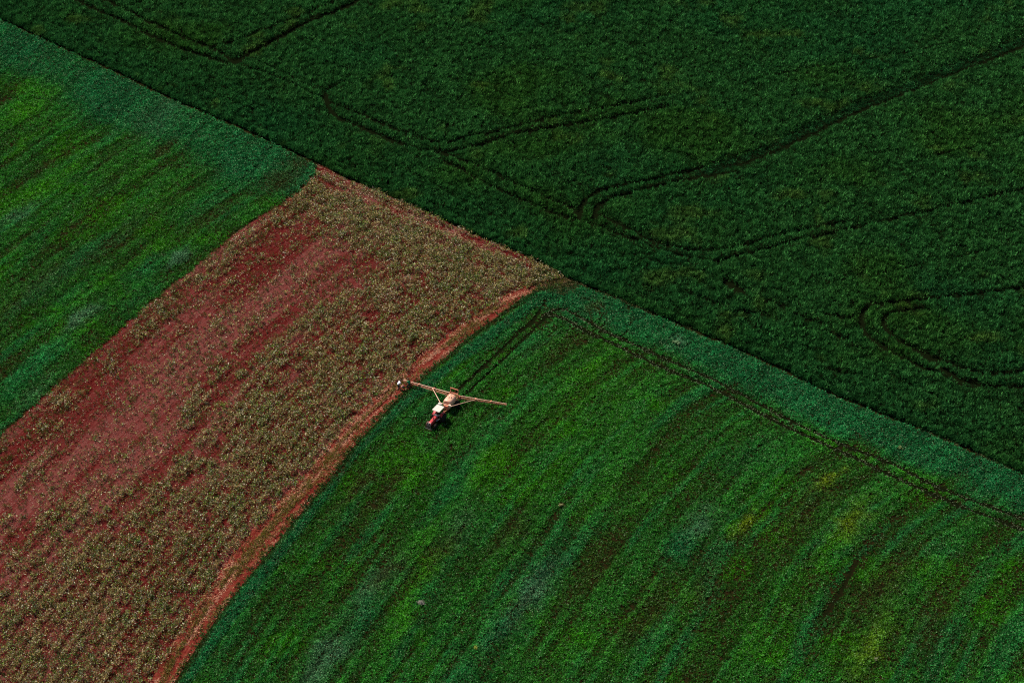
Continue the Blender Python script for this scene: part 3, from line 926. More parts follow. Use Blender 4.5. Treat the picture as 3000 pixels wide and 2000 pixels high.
# ------------------------------------------------------------------ builders for machines and people
class MB:
    """collects shapes into one mesh"""
    def __init__(s):
        s.b = bmesh.new()

    def box(s, c, d, rot=None, bevel=0.0, taper=None):
        r = bmesh.ops.create_cube(s.b, size=1.0)
        vs = r['verts']
        M = Matrix.Translation(Vector(c)) @ (rot if rot else Matrix())
        for v in vs:
            q = Vector((v.co.x * d[0], v.co.y * d[1], v.co.z * d[2]))
            if taper and v.co.z > 0:
                q.x *= taper[0]
                q.y *= taper[1]
            v.co = M @ q
        if bevel:
            es = list({e for v in vs for e in v.link_edges})
            bmesh.ops.bevel(s.b, geom=es, offset=bevel, segments=2, affect='EDGES', clamp_overlap=True)
        return s

    def tube(s, a, b, r, r2=None, seg=10):
        a, b = Vector(a), Vector(b)
        d = b - a
        M = Matrix.Translation((a + b) / 2) @ d.to_track_quat('Z', 'Y').to_matrix().to_4x4()
        bmesh.ops.create_cone(s.b, cap_ends=True, segments=seg, radius1=r, radius2=r if r2 is None else r2, depth=d.length, matrix=M)
        return s

    def path(s, pts, r, seg=8):
        for a, b in zip(pts[:-1], pts[1:]):
            s.tube(a, b, r, seg=seg)
        for p in pts[1:-1]:
            s.ball(p, r * 1.02)
        return s

    def ball(s, c, r, sc=(1, 1, 1), seg=10):
        M = Matrix.Translation(Vector(c)) @ Matrix.Diagonal((*sc, 1))
        bmesh.ops.create_uvsphere(s.b, u_segments=seg, v_segments=max(6, seg // 2 + 2), radius=r, matrix=M)
        return s

    def rings(s, rings, cap=True):
        L = [[s.b.verts.new(p) for p in ring] for ring in rings]
        n = len(L[0])
        for A, B in zip(L[:-1], L[1:]):
            for i in range(n):
                s.b.faces.new((A[i], A[(i + 1) % n], B[(i + 1) % n], B[i]))
        if cap:
            s.b.faces.new(L[0][::-1])
            s.b.faces.new(L[-1])
        return s

    def lathe(s, prof, c, axis='Y', seg=28):
        """prof: (along axis, radius)"""
        rs = []
        for t, r in prof:
            ring = []
            for k in range(seg):
                a = 2 * math.pi * k / seg
                u, w = r * math.cos(a), r * math.sin(a)
                p = {'Y': (u, t, w), 'X': (t, u, w), 'Z': (u, w, t)}[axis]
                ring.append(Vector(c) + Vector(p))
            rs.append(ring)
        return s.rings(rs)

    def build(s, name, mat, parent=None, smooth_faces=False, label=None):
        bmesh.ops.recalc_face_normals(s.b, faces=s.b.faces)
        me = bpy.data.meshes.new(name)
        s.b.to_mesh(me)
        s.b.free()
        me.materials.append(mat)
        if smooth_faces:
            me.polygons.foreach_set('use_smooth', np.ones(len(me.polygons), bool))
            try:
                me.set_sharp_from_angle(angle=R(40))
            except Exception:
                pass
        o = bpy.data.objects.new(name, me)
        C.objects.link(o)
        if parent:
            o.parent = parent
        if label:
            o['label'] = label
        return o


def thing(name, label, cat, loc, heading=0.0, group=None):
    o = bpy.data.objects.new(name, None)
    C.objects.link(o)
    o.location = loc
    o.rotation_euler = (0, 0, heading)
    o.empty_display_size = .3
    return tag(o, label, cat, group)


M_RED = material('red_paint', (.52, .040, .042), .35, .5, noise=.25, nscale=3)
M_CREAM = material('canopy_paint', (.60, .54, .47), .5, .3, noise=.10, nscale=2)
M_BLACK = material('black_metal', (.012, .011, .011), .5, .4, noise=.3)
M_TYRE = material('tyre_rubber', (.022, .017, .015), .8, .2, noise=.5, nscale=6)
M_TYRE_DUST = material('dusty_tyre', (.13, .065, .05), .85, .2, noise=.5, nscale=6)
M_RIM = material('grey_rim', (.35, .34, .35), .45, .4, noise=.2)
M_GREY = material('grey_plastic', (.34, .33, .35), .5, .3, noise=.2)
M_ORANGE = material('orange_frame', (.72, .25, .14), .45, .4, noise=.22, nscale=4)
M_PALE = material('pale_bar', (.80, .46, .32), .45, .4, noise=.2, nscale=4)
M_TANK = material('tank_plastic', (.66, .36, .24), .4, .4, noise=.10, nscale=1.5)
M_TANKW = material('wash_tank_plastic', (.84, .70, .52), .4, .4, noise=.1)
M_MARK = material('tank_mark', (.13, .05, .04), .6, .2, noise=.15)
M_BUMPER = material('worn_bumper', (.10, .085, .085), .5, .4, noise=.4)
M_GLASSY = material('lamp_glass', (.75, .76, .78), .15, .8)
M_HOSE = material('black_hose', (.02, .018, .018), .6, .3, noise=.3)


def wheel(parent, c, Rr, w, rim, tyre_mat=None, lugs=22):
    h = bpy.data.objects.new('wheel', None)
    C.objects.link(h)
    h.parent = parent
    h.location = c
    m = MB()
    m.lathe([(-w / 2, rim), (-w / 2, Rr * .86), (-w * .42, Rr * .95), (-w * .2, Rr * .985), (w * .2, Rr * .985), (w * .42, Rr * .95), (w / 2, Rr * .86), (w / 2, rim)], (0, 0, 0))
    for k in range(lugs):
        a = 2 * math.pi * k / lugs
        for sgn in (-1, 1):
            aa = a + (math.pi / lugs if sgn > 0 else 0)
            rot = Matrix.Rotation(-aa, 4, 'Y') @ Matrix.Rotation(sgn * .5, 4, 'X')
            p = (Rr * .985 * math.cos(aa), sgn * w * .24, Rr * .985 * math.sin(aa))
            m.box(p, (.05, w * .44, .035), rot)
    m.build('tyre', tyre_mat or M_TYRE, h, True)
    r = MB()
    q = 1 if c[1] > 0 else -1
    r.lathe([(-q * w * .45, rim * 1.01), (-q * w * .2, rim * .9), (q * w * .12, rim * .84), (q * w * .16, rim * .35), (q * w * .3, rim * .3), (q * w * .3, .02)], (0, 0, 0))
    r.lathe([(q * w * .30, rim * 1.03), (q * w * .47, rim * 1.04), (q * w * .47, rim * .9), (q * w * .30, rim * .86)], (0, 0, 0))
    r.build('rim', M_RIM, h, True)
    return h


def place(px, py):
    a, b = ground_at(px, py)
    return float(a), float(b)


def head(deg):      # heading measured from straight towards the viewer, turning to the left of the picture
    return math.atan2(-math.cos(R(deg)), -math.sin(R(deg)))


# ------------------------------------------------------------------ tractor
TX, TY = place(1286.5, 1229.5)
tr = thing('tractor', 'red farm tractor with a flat cream canopy and black front guard, towing the sprayer', 'tractor', (TX, TY, 0), head(30))
# hood: tapered loft along X
rs = []
for xx, w, z0, z1 in ((.92, .30, .92, 1.50), (1.4, .29, .90, 1.48), (2.0, .28, .88, 1.43), (2.6, .27, .88, 1.38), (2.86, .28, .90, 1.33)):
    rs.append([(xx, -w, z0), (xx, -w, z1 - .12), (xx, -w * .75, z1 - .02), (xx, 0, z1), (xx, w * .75, z1 - .02), (xx, w, z1 - .12), (xx, w, z0)])
hood = MB().rings(rs).build('hood', M_RED, tr)
g = MB()
for k in range(5):
    g.box((1.5 + k * .13, 0, 1.462 - k * .012), (.05, .30, .014))
g.build('hood_vent', M_BLACK, hood)
MB().box((1.72, 0, .68), (1.9, .46, .46), bevel=.03).box((2.2, 0, .52), (.5, .3, .2)).box((1.5, -.3, .72), (.4, .16, .3), bevel=.02).box((1.65, .3, .75), (.3, .14, .24), bevel=.02).tube((2.25, -.62, .48), (2.25, .62, .48), .07).build('engine', M_BLACK, tr)
MB().lathe([(-.12, .02), (-.12, .09), (.16, .09), (.16, .02)], (1.35, .43, .98), 'X', 14).build('air_filter', M_GREY, tr, True)
MB().tube((2.02, .22, 1.3), (2.02, .22, 1.62), .035).tube((2.02, .22, 1.62), (2.02, .22, 1.95), .055).tube((2.02, .22, 1.95), (1.95, .22, 2.05), .035).build('exhaust_pipe', M_BLACK, tr, True)
for sy in (-1, 1):
    wheel(tr, (0, sy * .80, .74), .74, .42, .38)
    wheel(tr, (2.25, sy * .70, .46), .46, .28, .24, M_TYRE_DUST if sy < 0 else M_TYRE, 16)
    fl = []
    for k in range(9):
        a = math.pi * (.20 + .68 * k / 8)
        xx, zz = .83 * math.cos(a), .74 + .83 * math.sin(a)
        y0, y1 = sy * .48, sy * .88
        fl.append([(xx, y0, zz), (xx * 1.035, y0, .74 + (zz - .74) * 1.04), (xx * 1.035, y1, .74 + (zz - .74) * 1.04), (xx, y1, zz)])
    f = MB().rings(fl)
    f.box((0, sy * .49, 1.22), (1.0, .03, .50))
    f.build('fender', M_RED, tr)
    MB().lathe([(0, .02), (0, .075), (.05, .085), (.06, .02)], (2.88, sy * .2, 1.16), 'X', 12).build('headlight', M_GLASSY, tr, True)
MB().box((.55, 0, .66), (1.5, .9, .05)).box((0, 0, .74), (.5, 1.2, .34), bevel=.05).box((-.45, 0, .62), (.5, .4, .3), bevel=.03).tube((-.5, 0, .46), (-1.15, 0, .46), .045).build('chassis', M_BLACK, tr)
MB().box((.10, 0, 1.0), (.46, .48, .12), bevel=.04).box((-.13, 0, 1.26), (.10, .46, .46), bevel=.04).build('seat', M_BLACK, tr)
MB().box((.90, .02, 1.40), (.16, .56, .34), bevel=.03).box((.80, .02, 1.56), (.26, .52, .05), Matrix.Rotation(-.5, 4, 'Y'), bevel=.015).build('dashboard', M_GREY, tr)
w = MB()
pts = [(.66 + .05 * math.cos(2 * math.pi * k / 16) - 0, .20 * math.sin(2 * math.pi * k / 16), 1.56 + .17 * math.cos(2 * math.pi * k / 16)) for k in range(17)]
w.path(pts, .018, 6)
w.tube((.66, 0, 1.56), (.85, 0, 1.4), .02)
for k in (0, 5, 11):
    w.tube((.66, 0, 1.56), pts[k], .012)
w.build('steering_wheel', M_BLACK, tr)
can = MB().box((.20, 0, 2.46), (1.62, 1.34, .07), bevel=.025)
can = can.build('canopy', M_CREAM, tr)
rb = MB()
for k in range(5):
    rb.box((.20 - .66 + k * .33, 0, 2.503), (.045, 1.24, .018), bevel=.006)
rb.build('canopy_rib', M_CREAM, can)
p4 = MB()
for px_ in (-.5, .92):
    for sy in (-1, 1):
        MB().tube((px_, sy * .54, .95 if px_ < 0 else .75), (px_ * .95, sy * .56, 2.43), .032).build('canopy_post', M_BLACK, tr)
p4.b.free()
gd = MB()
gd.box((2.93, 0, 1.40), (.07, .62, .07), bevel=.015)
gd.build('guard_top_bar', M_CREAM, tr)
gb = MB()
for sy in (-1, 1):
    gb.tube((2.95, sy * .30, 1.38), (3.36, sy * .46, .60), .032)
for k in range(5):
    t = (k + .6) / 6
    gb.tube((2.95 + .41 * t, -.30 - .16 * t, 1.38 - .78 * t), (2.95 + .41 * t, .30 + .16 * t, 1.38 - .78 * t), .018)
gb.box((3.05, 0, .84), (.28, .50, .42), bevel=.03)
gb.build('front_guard', M_BLACK, tr)
MB().box((3.38, 0, .56), (.09, 1.28, .10), bevel=.02).build('bumper_bar', M_BUMPER, tr)
for sy in (-1, 1):
    MB().tube((.95, sy * .45, 1.55), (.98, sy * .82, 1.62), .014).ball((.99, sy * .86, 1.66), .10, (.3, 1, .9)).build('mirror', M_BLACK, tr)
MB().ball((1.02, -.28, 1.66), .07, (1, 1, 1)).tube((1.02, -.28, 1.45), (1.02, -.28, 1.62), .02).build('work_lamp', M_GLASSY, tr)
for fx, fy, cr_ in ((0, .8, .75), (0, -.8, .75), (1.1, 0, .9), (2.25, .75, .55), (2.25, -.75, .55), (3.2, 0, .6), (-1, 0, .6)):
    hh = head(30)
    CLEAR.append((TX + fx * math.cos(hh) - fy * math.sin(hh), TY + fx * math.sin(hh) + fy * math.cos(hh), cr_))

# ------------------------------------------------------------------ trailed sprayer
SX, SY = place(1318.5, 1192.5)
SH = head(26.5)
sp = thing('boom_sprayer', 'orange trailed field sprayer with a round beige tank and long lattice booms spread wide', 'sprayer', (SX, SY, 0), SH)
rs = []
for xx, k in ((-1.02, .45), (-1.0, .68), (-.92, .86), (-.75, .97), (-.3, 1.0), (.45, 1.0), (.80, .96), (.96, .84), (1.03, .66), (1.05, .45)):
    ring = []
    for i in range(28):
        a = 2 * math.pi * i / 28
        ca, sa = math.cos(a), math.sin(a)
        n = 2.5
        yy = .78 * k * math.copysign(abs(ca) ** (2 / n), ca)
        zz = .66 * (.55 + .45 * k) * math.copysign(abs(sa) ** (2 / n), sa)
        ring.append((xx, yy, 1.36 + zz))
    rs.append(ring)
tk = MB().rings(rs).build('tank', M_TANK, sp, True)
MB().lathe([(1.99, .02), (2.06, .24), (2.09, .24), (2.11, .2), (2.12, .02)][:0] or [(1.985, .22), (2.055, .23), (2.08, .20), (2.085, .02)], (-.62, -.20, -.03), 'Z', 20).build('tank_lid', M_TANK, tk, True)
for ox, oy in ((.10, -.20), (-.06, .10)):          # two curved strokes side by side on the top of the tank
    mk = MB()
    row = [[], [], [], []]
    for i in range(11):
        t = i / 10
        xa = ox + .42 * (t - .5) - .10 * math.sin(math.pi * t)
        ya = oy + .13 * math.sin(math.pi * (t - .5)) + .10 * math.sin(math.pi * t)
        hw = .062 * (.45 + .55 * math.sin(math.pi * (.08 + .84 * t)))
        for q, (dy, dz) in enumerate(((-hw, 0), (hw, 0), (hw, .03), (-hw, .03))):
            row[q].append((xa, ya + dy, 2.018 + dz - .09 * abs((ya + dy) / .78) ** 2.5))
    mk.rings([[row[q][i] for q in range(4)] for i in range(11)])
    mk.build('emblem_stroke', M_MARK, tk)
for xx in (-.55, .42):
    st = MB()
    pts = [(xx, .795 * math.copysign(abs(math.cos(a)) ** .8, math.cos(a)), 1.36 + .675 * math.copysign(abs(math.sin(a)) ** .8, math.sin(a))) for a in [math.pi * q / 18 for q in range(-2, 21)]]
    st.path(pts, .02, 6)
    if xx < 0:
        st.build('tank_strap', M_ORANGE, tk)
    else:
        st.b.free()
ch = MB()
for sy in (-1, 1):
    ch.box((-.15, sy * .42, .62), (2.9, .09, .14))
    ch.tube((1.25, sy * .42, .62), (2.15, 0, .52), .055)
for xx in (-1.5, -.6, .4, 1.25):
    ch.box((xx, 0, .62), (.08, .76, .12))
ch.tube((2.1, 0, .52), (2.62, 0, .47), .05)
ch.tube((-.55, -.9, .56), (-.55, .9, .56), .06)
ch.build('chassis', M_ORANGE, sp)
for sy in (-1, 1):
    wheel(sp, (-.55, sy * .98, .58), .58, .30, .32, None, 18)
MB().box((1.35, 0, .95), (.34, .9, .55), bevel=.04).box((1.30, .42, 1.25), (.22, .22, .2), bevel=.03).build('pump', M_ORANGE, sp)
MB().lathe([(-.24, .02), (-.24, .17), (-.2, .19), (.2, .19), (.24, .17), (.24, .02)], (1.22, .58, 1.30), 'Z', 16).build('wash_tank', M_TANKW, sp, True)
MB().lathe([(-.30, .02), (-.30, .19), (-.24, .22), (.24, .22), (.30, .19), (.30, .02)], (1.52, -.95, 1.35), 'Y', 16).build('rinse_tank', M_CREAM, sp, True)
MB().box((1.38, 0, 1.52), (.10, 2.0, .10), bevel=.015).tube((1.38, -.45, .62), (1.38, -.45, 1.5), .035).tube((1.38, .45, .62), (1.38, .45, 1.5), .035).ball((1.38, -1.0, 1.52), .12).ball((1.38, 1.0, 1.52), .09).build('cross_bar', M_PALE, sp)
BX = -1.72
ms = MB()
for sy in (-1, 1):
    ms.box((BX + .18, sy * .66, 1.55), (.09, .09, 2.1))
    ms.tube((-1.35, sy * .42, .62), (BX + .18, sy * .66, .75), .05)
    ms.tube((-1.1, sy * .6, 2.0), (BX + .18, sy * .66, 2.2), .025)
ms.box((BX + .18, 0, 2.63), (.11, 1.46, .11), bevel=.015)
ms.box((BX + .18, 0, 1.75), (.08, 1.26, .08))
ms.box((BX + .18, 0, .66), (.08, 1.26, .10))
ms.tube((BX + .18, -.2, .7), (BX + .18, -.2, 1.8), .06).tube((BX + .18, .0, 1.75), (BX + .18, .25, 2.6), .02)
ms.build('lift_mast', M_ORANGE, sp)
cs = MB()
for zz, dx in ((1.42, 0), (.92, -.16), (.92, .16)):
    cs.tube((BX + dx, -1.0, zz), (BX + dx, 1.0, zz), .04)
for k in range(6):
    y0 = -1 + k * .4
    cs.tube((BX, y0, 1.42), (BX - .16, y0, .92), .025).tube((BX, y0, 1.42), (BX + .16, y0, .92), .025)
cs.box((BX, .85, 1.15), (.34, .22, .4), bevel=.03).box((BX + .02, -.85, 1.15), (.30, .2, .4), bevel=.03)
cs.build('boom_centre', M_ORANGE, sp)
hs = MB()
hs.path([(1.3, .2, 1.1), (.9, .85, 1.0), (-.6, .92, 1.05), (-1.5, .75, 1.2), (BX, .6, 1.5)], .025, 6)
hs.path([(BX, -.6, 1.46), (BX + .1, -.2, 1.62), (BX, .3, 1.5)], .025, 6)
hs.build('hose', M_HOSE, sp)


def boom(side, length, sweep, rise, tip_kink):
    h = bpy.data.objects.new('boom_wing', None)
    C.objects.link(h)
    h.parent = sp
    h.location = (BX, side * 1.0, 1.17)
    h.rotation_euler = (0, 0, side * sweep)
    n = int(length / .55)
    zt = lambda t: .26 - .13 * t + rise * t
    zb = lambda t: -.26 + .13 * t + rise * t
    wd = lambda t: .19 * (1 - .65 * t)
    P = lambda t, kind: Vector({0: (0, side * length * t, zt(t)), 1: (-wd(t), side * length * t, zb(t)), 2: (wd(t), side * length * t, zb(t))}[kind])
    top, low = MB(), MB()
    top.tube(P(0, 0), P(1, 0), .052, .040, 8)
    low.tube(P(0, 1), P(1, 1), .034, .028, 8).tube(P(0, 2), P(1, 2), .034, .028, 8)
    for k in range(n + 1):
        t = k / n
        for kind in (1, 2):
            low.tube(P(t, 0), P(t, kind), .020, seg=6)
            if k < n:
                low.tube(P(t, 0) if k % 2 else P(t, kind), P((k + 1) / n, kind) if k % 2 else P((k + 1) / n, 0), .018, seg=6)
        low.tube(P(t, 1), P(t, 2), .016, seg=6)
    top.build('top_rail', M_PALE, h, True)
    low.build('lattice', M_ORANGE, h)
    for f in (.33, .66):
        MB().box(P(f, 0) + Vector((0, 0, -.18)), (.34, .16, .46), bevel=.02).build('hinge', M_ORANGE, h)
    nz = MB()
    nz.tube(P(0, 1) + Vector((0, 0, -.09)), P(1, 1) + Vector((0, 0, -.09)), .022, seg=6)
    for k in range(int(length / .5)):
        t = (k + .5) * .5 / length
        q = P(t, 1)
        nz.tube(q, q + Vector((0, 0, -.12)), .018, seg=6).ball(q + Vector((0, 0, -.14)), .035, seg=8)
    nz.build('spray_line', M_BLACK, h)
    return h, P


WL, LL = boom(-1, 8.35, 0.0, -.18, 0)
WR, LR = boom(1, 7.65, R(11.5), .10, 0)
for wing, PP, side, sweep in ((WL, LL, -1, 0.0), (WR, LR, 1, R(11.5))):
    f = .37
    q = PP(f, 0)
    a = side * sweep
    wx = BX + q.x * math.cos(a) - q.y * math.sin(a)
    wy = side * 1.0 + q.x * math.sin(a) + q.y * math.cos(a)
    MB().tube((1.38, side * 1.0, 1.52), (wx, wy, 1.17 + q.z), .05, .042).build('stay_bar', M_PALE, sp)

for fx, fy, cr_ in ((-.55, .98, .6), (-.55, -.98, .6), (1.2, 0, .6), (0, 0, .8)):
    CLEAR.append((SX + fx * math.cos(SH) - fy * math.sin(SH), SY + fx * math.sin(SH) + fy * math.cos(SH), cr_))

# ------------------------------------------------------------------ people
M_SKIN = material('skin', (.30, .15, .09), .6, .3, noise=.15, nscale=12)
M_HAIR = material('dark_hair', (.012, .009, .008), .6, .3, noise=.3)
M_WHITE = material('white_shirt', (.82, .82, .86), .8, .2, noise=.08, nscale=6)
M_GREENC = material('green_shirt', (.012, .21, .07), .8, .2, noise=.3, nscale=5)
M_DARKC = material('dark_trousers', (.016, .016, .024), .85, .2, noise=.3, nscale=6)
M_SHOE = material('dark_boots', (.02, .015, .012), .7, .3, noise=.3)


def skin_mesh(name, joints, bones, mat, parent, sub=2):
    names = list(joints)
    me = bpy.data.meshes.new(name)
    me.from_pydata([joints[k][0] for k in names], [(names.index(a), names.index(b)) for a, b in bones], [])
    o = bpy.data.objects.new(name, me)
    C.objects.link(o)
    md = o.modifiers.new('Skin', 'SKIN')
    if not me.skin_vertices:
        me.skin_vertices.new()
    for i, k in enumerate(names):
        r = joints[k][1]
        r = r if isinstance(r, tuple) else (r, r)
        me.skin_vertices[0].data[i].radius = r
        me.skin_vertices[0].data[i].use_root = (i == 0)
    md.use_smooth_shade = True
    s2 = o.modifiers.new('Subdivision', 'SUBSURF')
    s2.levels = s2.render_levels = sub
    dg = bpy.context.evaluated_depsgraph_get()
    m2 = bpy.data.meshes.new_from_object(o.evaluated_get(dg))
    m2.name = name
    bpy.data.objects.remove(o)
    bpy.data.meshes.remove(me)
    m2.materials.clear()
    m2.materials.append(mat)
    m2.polygons.foreach_set('use_smooth', np.ones(len(m2.polygons), bool))
    o = bpy.data.objects.new(name, m2)
    C.objects.link(o)
    o.parent = parent
    return o


def lerp(a, b, t):
    return tuple(u + (v - u) * t for u, v in zip(a, b))


def person(label, loc, facing, lean, hands, feet, shirt, crouch=0.0):
    """local +X is the way the person faces"""
    root = thing('person', label, 'person', (*loc, 0), facing)
    root.scale = (1.14, 1.14, 1.1)
    hipz = .93 - crouch
    J = {}
    hip = (-.10 * lean, 0, hipz)
    L = .52
    sh = (hip[0] + L * math.sin(lean), 0, hipz + L * math.cos(lean))
    nk = (sh[0] + .10 * math.sin(lean), 0, sh[2] + .10 * math.cos(lean))
    hl = lean * 1.15
    hd = (nk[0] + .14 * math.sin(hl), 0, nk[2] + .14 * math.cos(hl))
    J['pelvis'] = (hip, (.15, .12))
    J['waist'] = (lerp(hip, sh, .35), (.14, .11))
    J['chest'] = (lerp(hip, sh, .80), (.17, .12))
    J['neck'] = (nk, .055)
    J['chin'] = (lerp(nk, hd, .45), .075)
    J['head'] = (hd, (.085, .10))
    J['crown'] = (lerp(nk, hd, 1.7), .075)
    J['nose'] = ((hd[0] + .115 * math.cos(hl), 0, hd[2] - .115 * math.sin(hl) - .01), .018)
    B = [('pelvis', 'waist'), ('waist', 'chest'), ('chest', 'neck'), ('neck', 'chin'), ('chin', 'head'), ('head', 'crown'), ('head', 'nose')]
    S = {k: J[k] for k in ('pelvis', 'waist', 'chest')}
    T = {'pelvis': J['pelvis']}
    SB = [('pelvis', 'waist'), ('waist', 'chest')]
    TB = []
    shoes = []
    for i, sy in enumerate((-1, 1)):
        n = 'LR'[i]
        ft = feet[i]
        hp = (hip[0], sy * .10, hipz - .06)
        an = (ft[0], ft[1], .09)
        mid = lerp(hp, an, .5)
        bend = math.sqrt(max(0, .43 ** 2 - (math.dist(hp, an) / 2) ** 2))
        kn = (mid[0] + bend, mid[1], mid[2] + .02)
        J['hip' + n], J['knee' + n], J['ankle' + n], J['toe' + n] = (hp, .095), (kn, .065), (an, .045), ((ft[0] + .18, ft[1], .05), .04)
        B += [('pelvis', 'hip' + n), ('hip' + n, 'knee' + n), ('knee' + n, 'ankle' + n), ('ankle' + n, 'toe' + n)]
        T['hip' + n], T['knee' + n], T['cuff' + n] = (hp, .115), (kn, .085), ((an[0], an[1], .11), .075)
        TB += [('pelvis', 'hip' + n), ('hip' + n, 'knee' + n), ('knee' + n, 'cuff' + n)]
        shoes.append(ft)
        s0 = (sh[0], sy * .19, sh[2] - .03)
        hn = hands[i]
        mid = lerp(s0, hn, .5)
        bend = math.sqrt(max(0, .29 ** 2 - (math.dist(s0, hn) / 2) ** 2))
        el = (mid[0] - bend * .5, mid[1] + sy * bend * .6, mid[2] - bend * .5)
        J['shoulder' + n], J['elbow' + n], J['wrist' + n] = (s0, .065), (el, .045), (hn, .032)
        d = Vector(hn) - Vector(el)
        d.normalize()
        pal = Vector(hn) + d * .07
        J['palm' + n] = (tuple(pal), (.045, .02))
        B += [('chest', 'shoulder' + n), ('shoulder' + n, 'elbow' + n), ('elbow' + n, 'wrist' + n), ('wrist' + n, 'palm' + n)]
        sidev = d.cross(Vector((0, 0, 1)))
        if sidev.length < .1:
            sidev = Vector((0, 1, 0))
        sidev.normalize()
        dn = d.cross(sidev)
        if dn.z > 0:
            dn = -dn
        for q, ln in enumerate((.070, .080, .075, .060)):
            a = pal + sidev * (q - 1.5) * .021 + d * .03
            b = a + d * ln * .6
            c = b + (d * .4 + dn * .8).normalized() * ln * .5
            J['finger_base%d%s' % (q, n)] = (tuple(a), .010)
            J['finger_mid%d%s' % (q, n)] = (tuple(b), .009)
            J['finger_tip%d%s' % (q, n)] = (tuple(c), .008)
            B += [('palm' + n, 'finger_base%d%s' % (q, n)), ('finger_base%d%s' % (q, n), 'finger_mid%d%s' % (q, n)), ('finger_mid%d%s' % (q, n), 'finger_tip%d%s' % (q, n))]
        th = Vector(hn) + d * .03 - sidev * sy * .04
        J['thumb' + n] = (tuple(th), .011)
        J['thumb_tip' + n] = (tuple(th + d * .04 + dn * .03), .009)
        B += [('wrist' + n, 'thumb' + n), ('thumb' + n, 'thumb_tip' + n)]
        S['shoulder' + n], S['sleeve' + n] = (s0, .095), (lerp(s0, el, .85), .075)
        SB += [('chest', 'shoulder' + n), ('shoulder' + n, 'sleeve' + n)]
    for k in ('pelvis', 'waist', 'chest'):
        S[k] = (J[k][0], (J[k][1][0] * 1.30, J[k][1][1] * 1.45))
    S['collar'] = (lerp(J['chest'][0], nk, .72), (.125, .11))
    SB.append(('chest', 'collar'))
    T['pelvis'] = (hip, (.17, .15))
    T['belt'] = (lerp(hip, sh, .16), (.16, .135))
    TB.append(('pelvis', 'belt'))
    skin_mesh('body', J, B, M_SKIN, root, 2)
    skin_mesh('shirt', S, SB, shirt, root, 2)
    skin_mesh('trousers', T, TB, M_DARKC, root, 2)
    for ft in shoes:
        MB().box((ft[0] + .07, ft[1], .05), (.28, .10, .10), bevel=.035).build('boot', M_SHOE, root)
    up = Vector((math.sin(hl), 0, math.cos(hl)))
    back = Vector((-math.cos(hl), 0, math.sin(hl)))
    hc = Vector(hd) + up * .055 + back * .022
    hr = MB().ball(hc, .118, (1.0, .92, .95), 14)
    hr.build('hair', M_HAIR, root, True)
    for sy in (-1, 1):
        MB().ball(Vector(hd) - back * .088 + up * .02 + Vector((0, sy * .035, 0)), .014, seg=8).build('eye', M_HAIR, root, True)
    return root


# image-left is west; the boom tip lies between the two workers
w1x, w1y = place(1167, 1139.5)
person('person in a white shirt and dark trousers bending at the end of the boom', (w1x, w1y), R(20), .62, [(.56, -.12, .70), (.58, .16, .72)],
       [(-.16, -.17), (.05, .17)], M_WHITE, .10)
w2x, w2y = place(1199, 1138.5)
person('person in a dark green shirt stooping over the boom with legs apart', (w2x, w2y), R(112), .55, [(.50, -.20, .72), (.50, .20, .74)],
       [(0.0, -.23), (.04, .25)], M_GREENC, .04)
CLEAR += [(w1x, w1y, .5), (w2x, w2y, .5)]

# pale sack beside the white-shirted worker
bx, by = place(1180, 1134.5)
sk = MB()
rs = []
for t, r0 in ((0, .12), (.04, .20), (.14, .23), (.26, .20), (.34, .13), (.38, .07), (.43, .09)):
    rs.append([((r0 * (1.15 + .1 * math.sin(3 * a + t * 9))) * math.cos(a), r0 * (.9 + .1 * math.cos(2 * a + t * 7)) * math.sin(a), t + .02) for a in [2 * math.pi * k / 16 for k in range(16)]])
so = sk.rings(rs).build('sack', material('sack_cloth', (.55, .28, .24), .9, .2, noise=.2, nscale=7), None, True)
so.location = (bx, by, 0)
so.rotation_euler = (0, 0, .6)
tag(so, 'pale pinkish cloth sack standing on the track beside the white-shirted worker', 'sack')
CLEAR += [(bx, by, .3)]


# ------------------------------------------------------------------ single plants that stand out in the fields
def dead_bush(px, py):
    x, y = place(px, py)
    root = thing('dead_bush', 'dry grey leafless bush standing alone in the low green field', 'bush', (x, y, 0))
    rd = random.Random(5)
    m = MB()
    lv = []
    for k in range(34):
        a = rd.uniform(0, 6.28)
        tl = rd.uniform(.25, 1.25)
        p = Vector((0, 0, .05))
        d = Vector((math.sin(tl) * math.cos(a), math.sin(tl) * math.sin(a), math.cos(tl)))
        r = .022
        for s_ in range(4):
            q = p + d * rd.uniform(.13, .22)
            m.tube(p, q, r, r * .75, 5)
            for b_ in range(2):
                e = (d + Vector((rd.gauss(0, .6), rd.gauss(0, .6), rd.gauss(.1, .4)))).normalized()
                m.tube(q, q + e * rd.uniform(.12, .25), r * .55, .006, 5)
                lv.append(q + e * rd.uniform(.05, .22))
            p, r = q, r * .75
            d = (d + Vector((rd.gauss(0, .25), rd.gauss(0, .25), rd.gauss(-.05, .2)))).normalized()
    m.build('twig', material('dry_twig', (.34, .29, .24), .8, .2, noise=.3), root)
    a = np.array([tuple(q) for q in lv for _ in range(3)])
    a = a + rng.normal(0, .05, a.shape)
    n = len(a)
    raw_mesh('dry_leaf', blades(a[:, 0], a[:, 1], np.maximum(a[:, 2], .08), rng.uniform(0, 6.3, n), rng.uniform(.3, 1.6, n), np.full(n, .14), np.full(n, .08), rng.uniform(-1, 1, n)), 3,
             material('grey_leaf', attr='tint', rough=.8, spec=.2), np.array([.42, .38, .32]) * (.5 + .7 * rng.random((n, 1))), root)
    root.scale = (.78, .78, .78)
    CLEAR.append((x, y, .45))


dead_bush(1234, 1769)


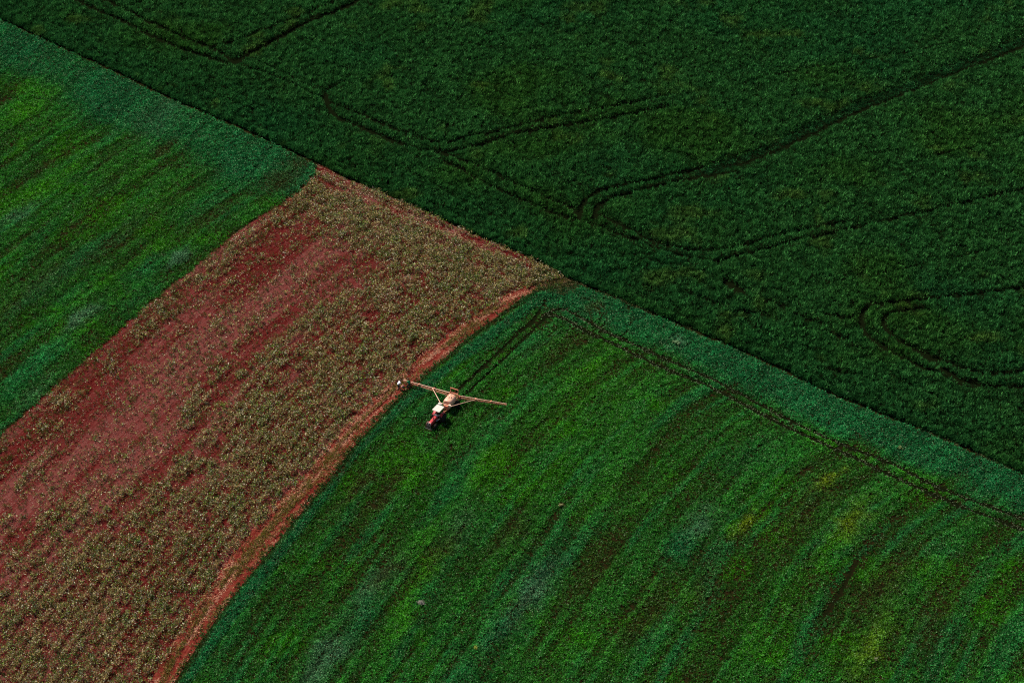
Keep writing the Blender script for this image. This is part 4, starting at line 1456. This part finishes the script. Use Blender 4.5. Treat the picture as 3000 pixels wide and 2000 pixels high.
def weed(px, py, size, hue, label):
    x, y = place(px, py)
    root = thing('weed_plant', label, 'weed', (x, y, 0), group='pale weeds standing above the crops')
    m = MB()
    rd = random.Random(int(px))
    tips = []
    for k in range(9):
        a = rd.uniform(0, 6.28)
        tl = rd.uniform(.15, .75)
        q = Vector((math.sin(tl) * math.cos(a), math.sin(tl) * math.sin(a), math.cos(tl))) * size * rd.uniform(.7, 1.0)
        m.tube((0, 0, .0), q, .022, .010, 6)
        tips += [q * t for t in (.45, .6, .75, .9, 1.0)]
    m.build('stem', material('weed_stem', (.10, .12, .03), .7, .2, noise=.2), root)
    a = np.array([tuple(q) for q in tips for _ in range(5)])
    n = len(a)
    a = a + rng.normal(0, size * .07, a.shape)
    raw_mesh('foliage', blades(a[:, 0], a[:, 1], np.maximum(a[:, 2], .1), rng.uniform(0, 6.3, n), rng.uniform(.3, 1.5, n), np.full(n, .26) * size, np.full(n, .15) * size, rng.uniform(-.8, .8, n)), 3,
             WEED_LEAF, np.array(hue) * (.6 + .7 * rng.random((n, 1))), root)


WEED_LEAF = material('weed_leaf', attr='tint', rough=.5, spec=.3, translucent=.2)
weed(1985, 1012, .85, (.22, .34, .16), 'broad pale green weed in the teal strip just above the twin wheel tracks')
weed(1972, 1007, .6, (.20, .32, .14), 'small pale green weed touching the left side of the broad pale weed')
weed(2637, 1318, .6, (.30, .36, .12), 'pale yellow green weed in the teal strip near the right edge of the picture')
weed(1642, 1484, .6, (.42, .38, .16), 'straw yellow weed alone in the middle of the lower right field')
weed(2566, 1935, .6, (.36, .38, .20), 'pale yellow weed near the lower right corner of the field')
weed(1392, 1902, .6, (.36, .40, .06), 'lemon green weed near the bottom edge, right of the grey dead bush')
weed(2483, 1160, .7, (.40, .44, .38), 'whitish weed at the foot of the tall dark crop on the field boundary')
weed(655, 1192, .8, (.22, .26, .03), 'tall yellow green weed on the bare soil in the middle of the stubble strip')

low_field('low_green_crop', True, 'low green crop in streaky rows filling the field left of the stubble strip')
low_field('low_green_crop', False, 'low green crop in streaky rows around the tractor, filling the lower right field')
verge()
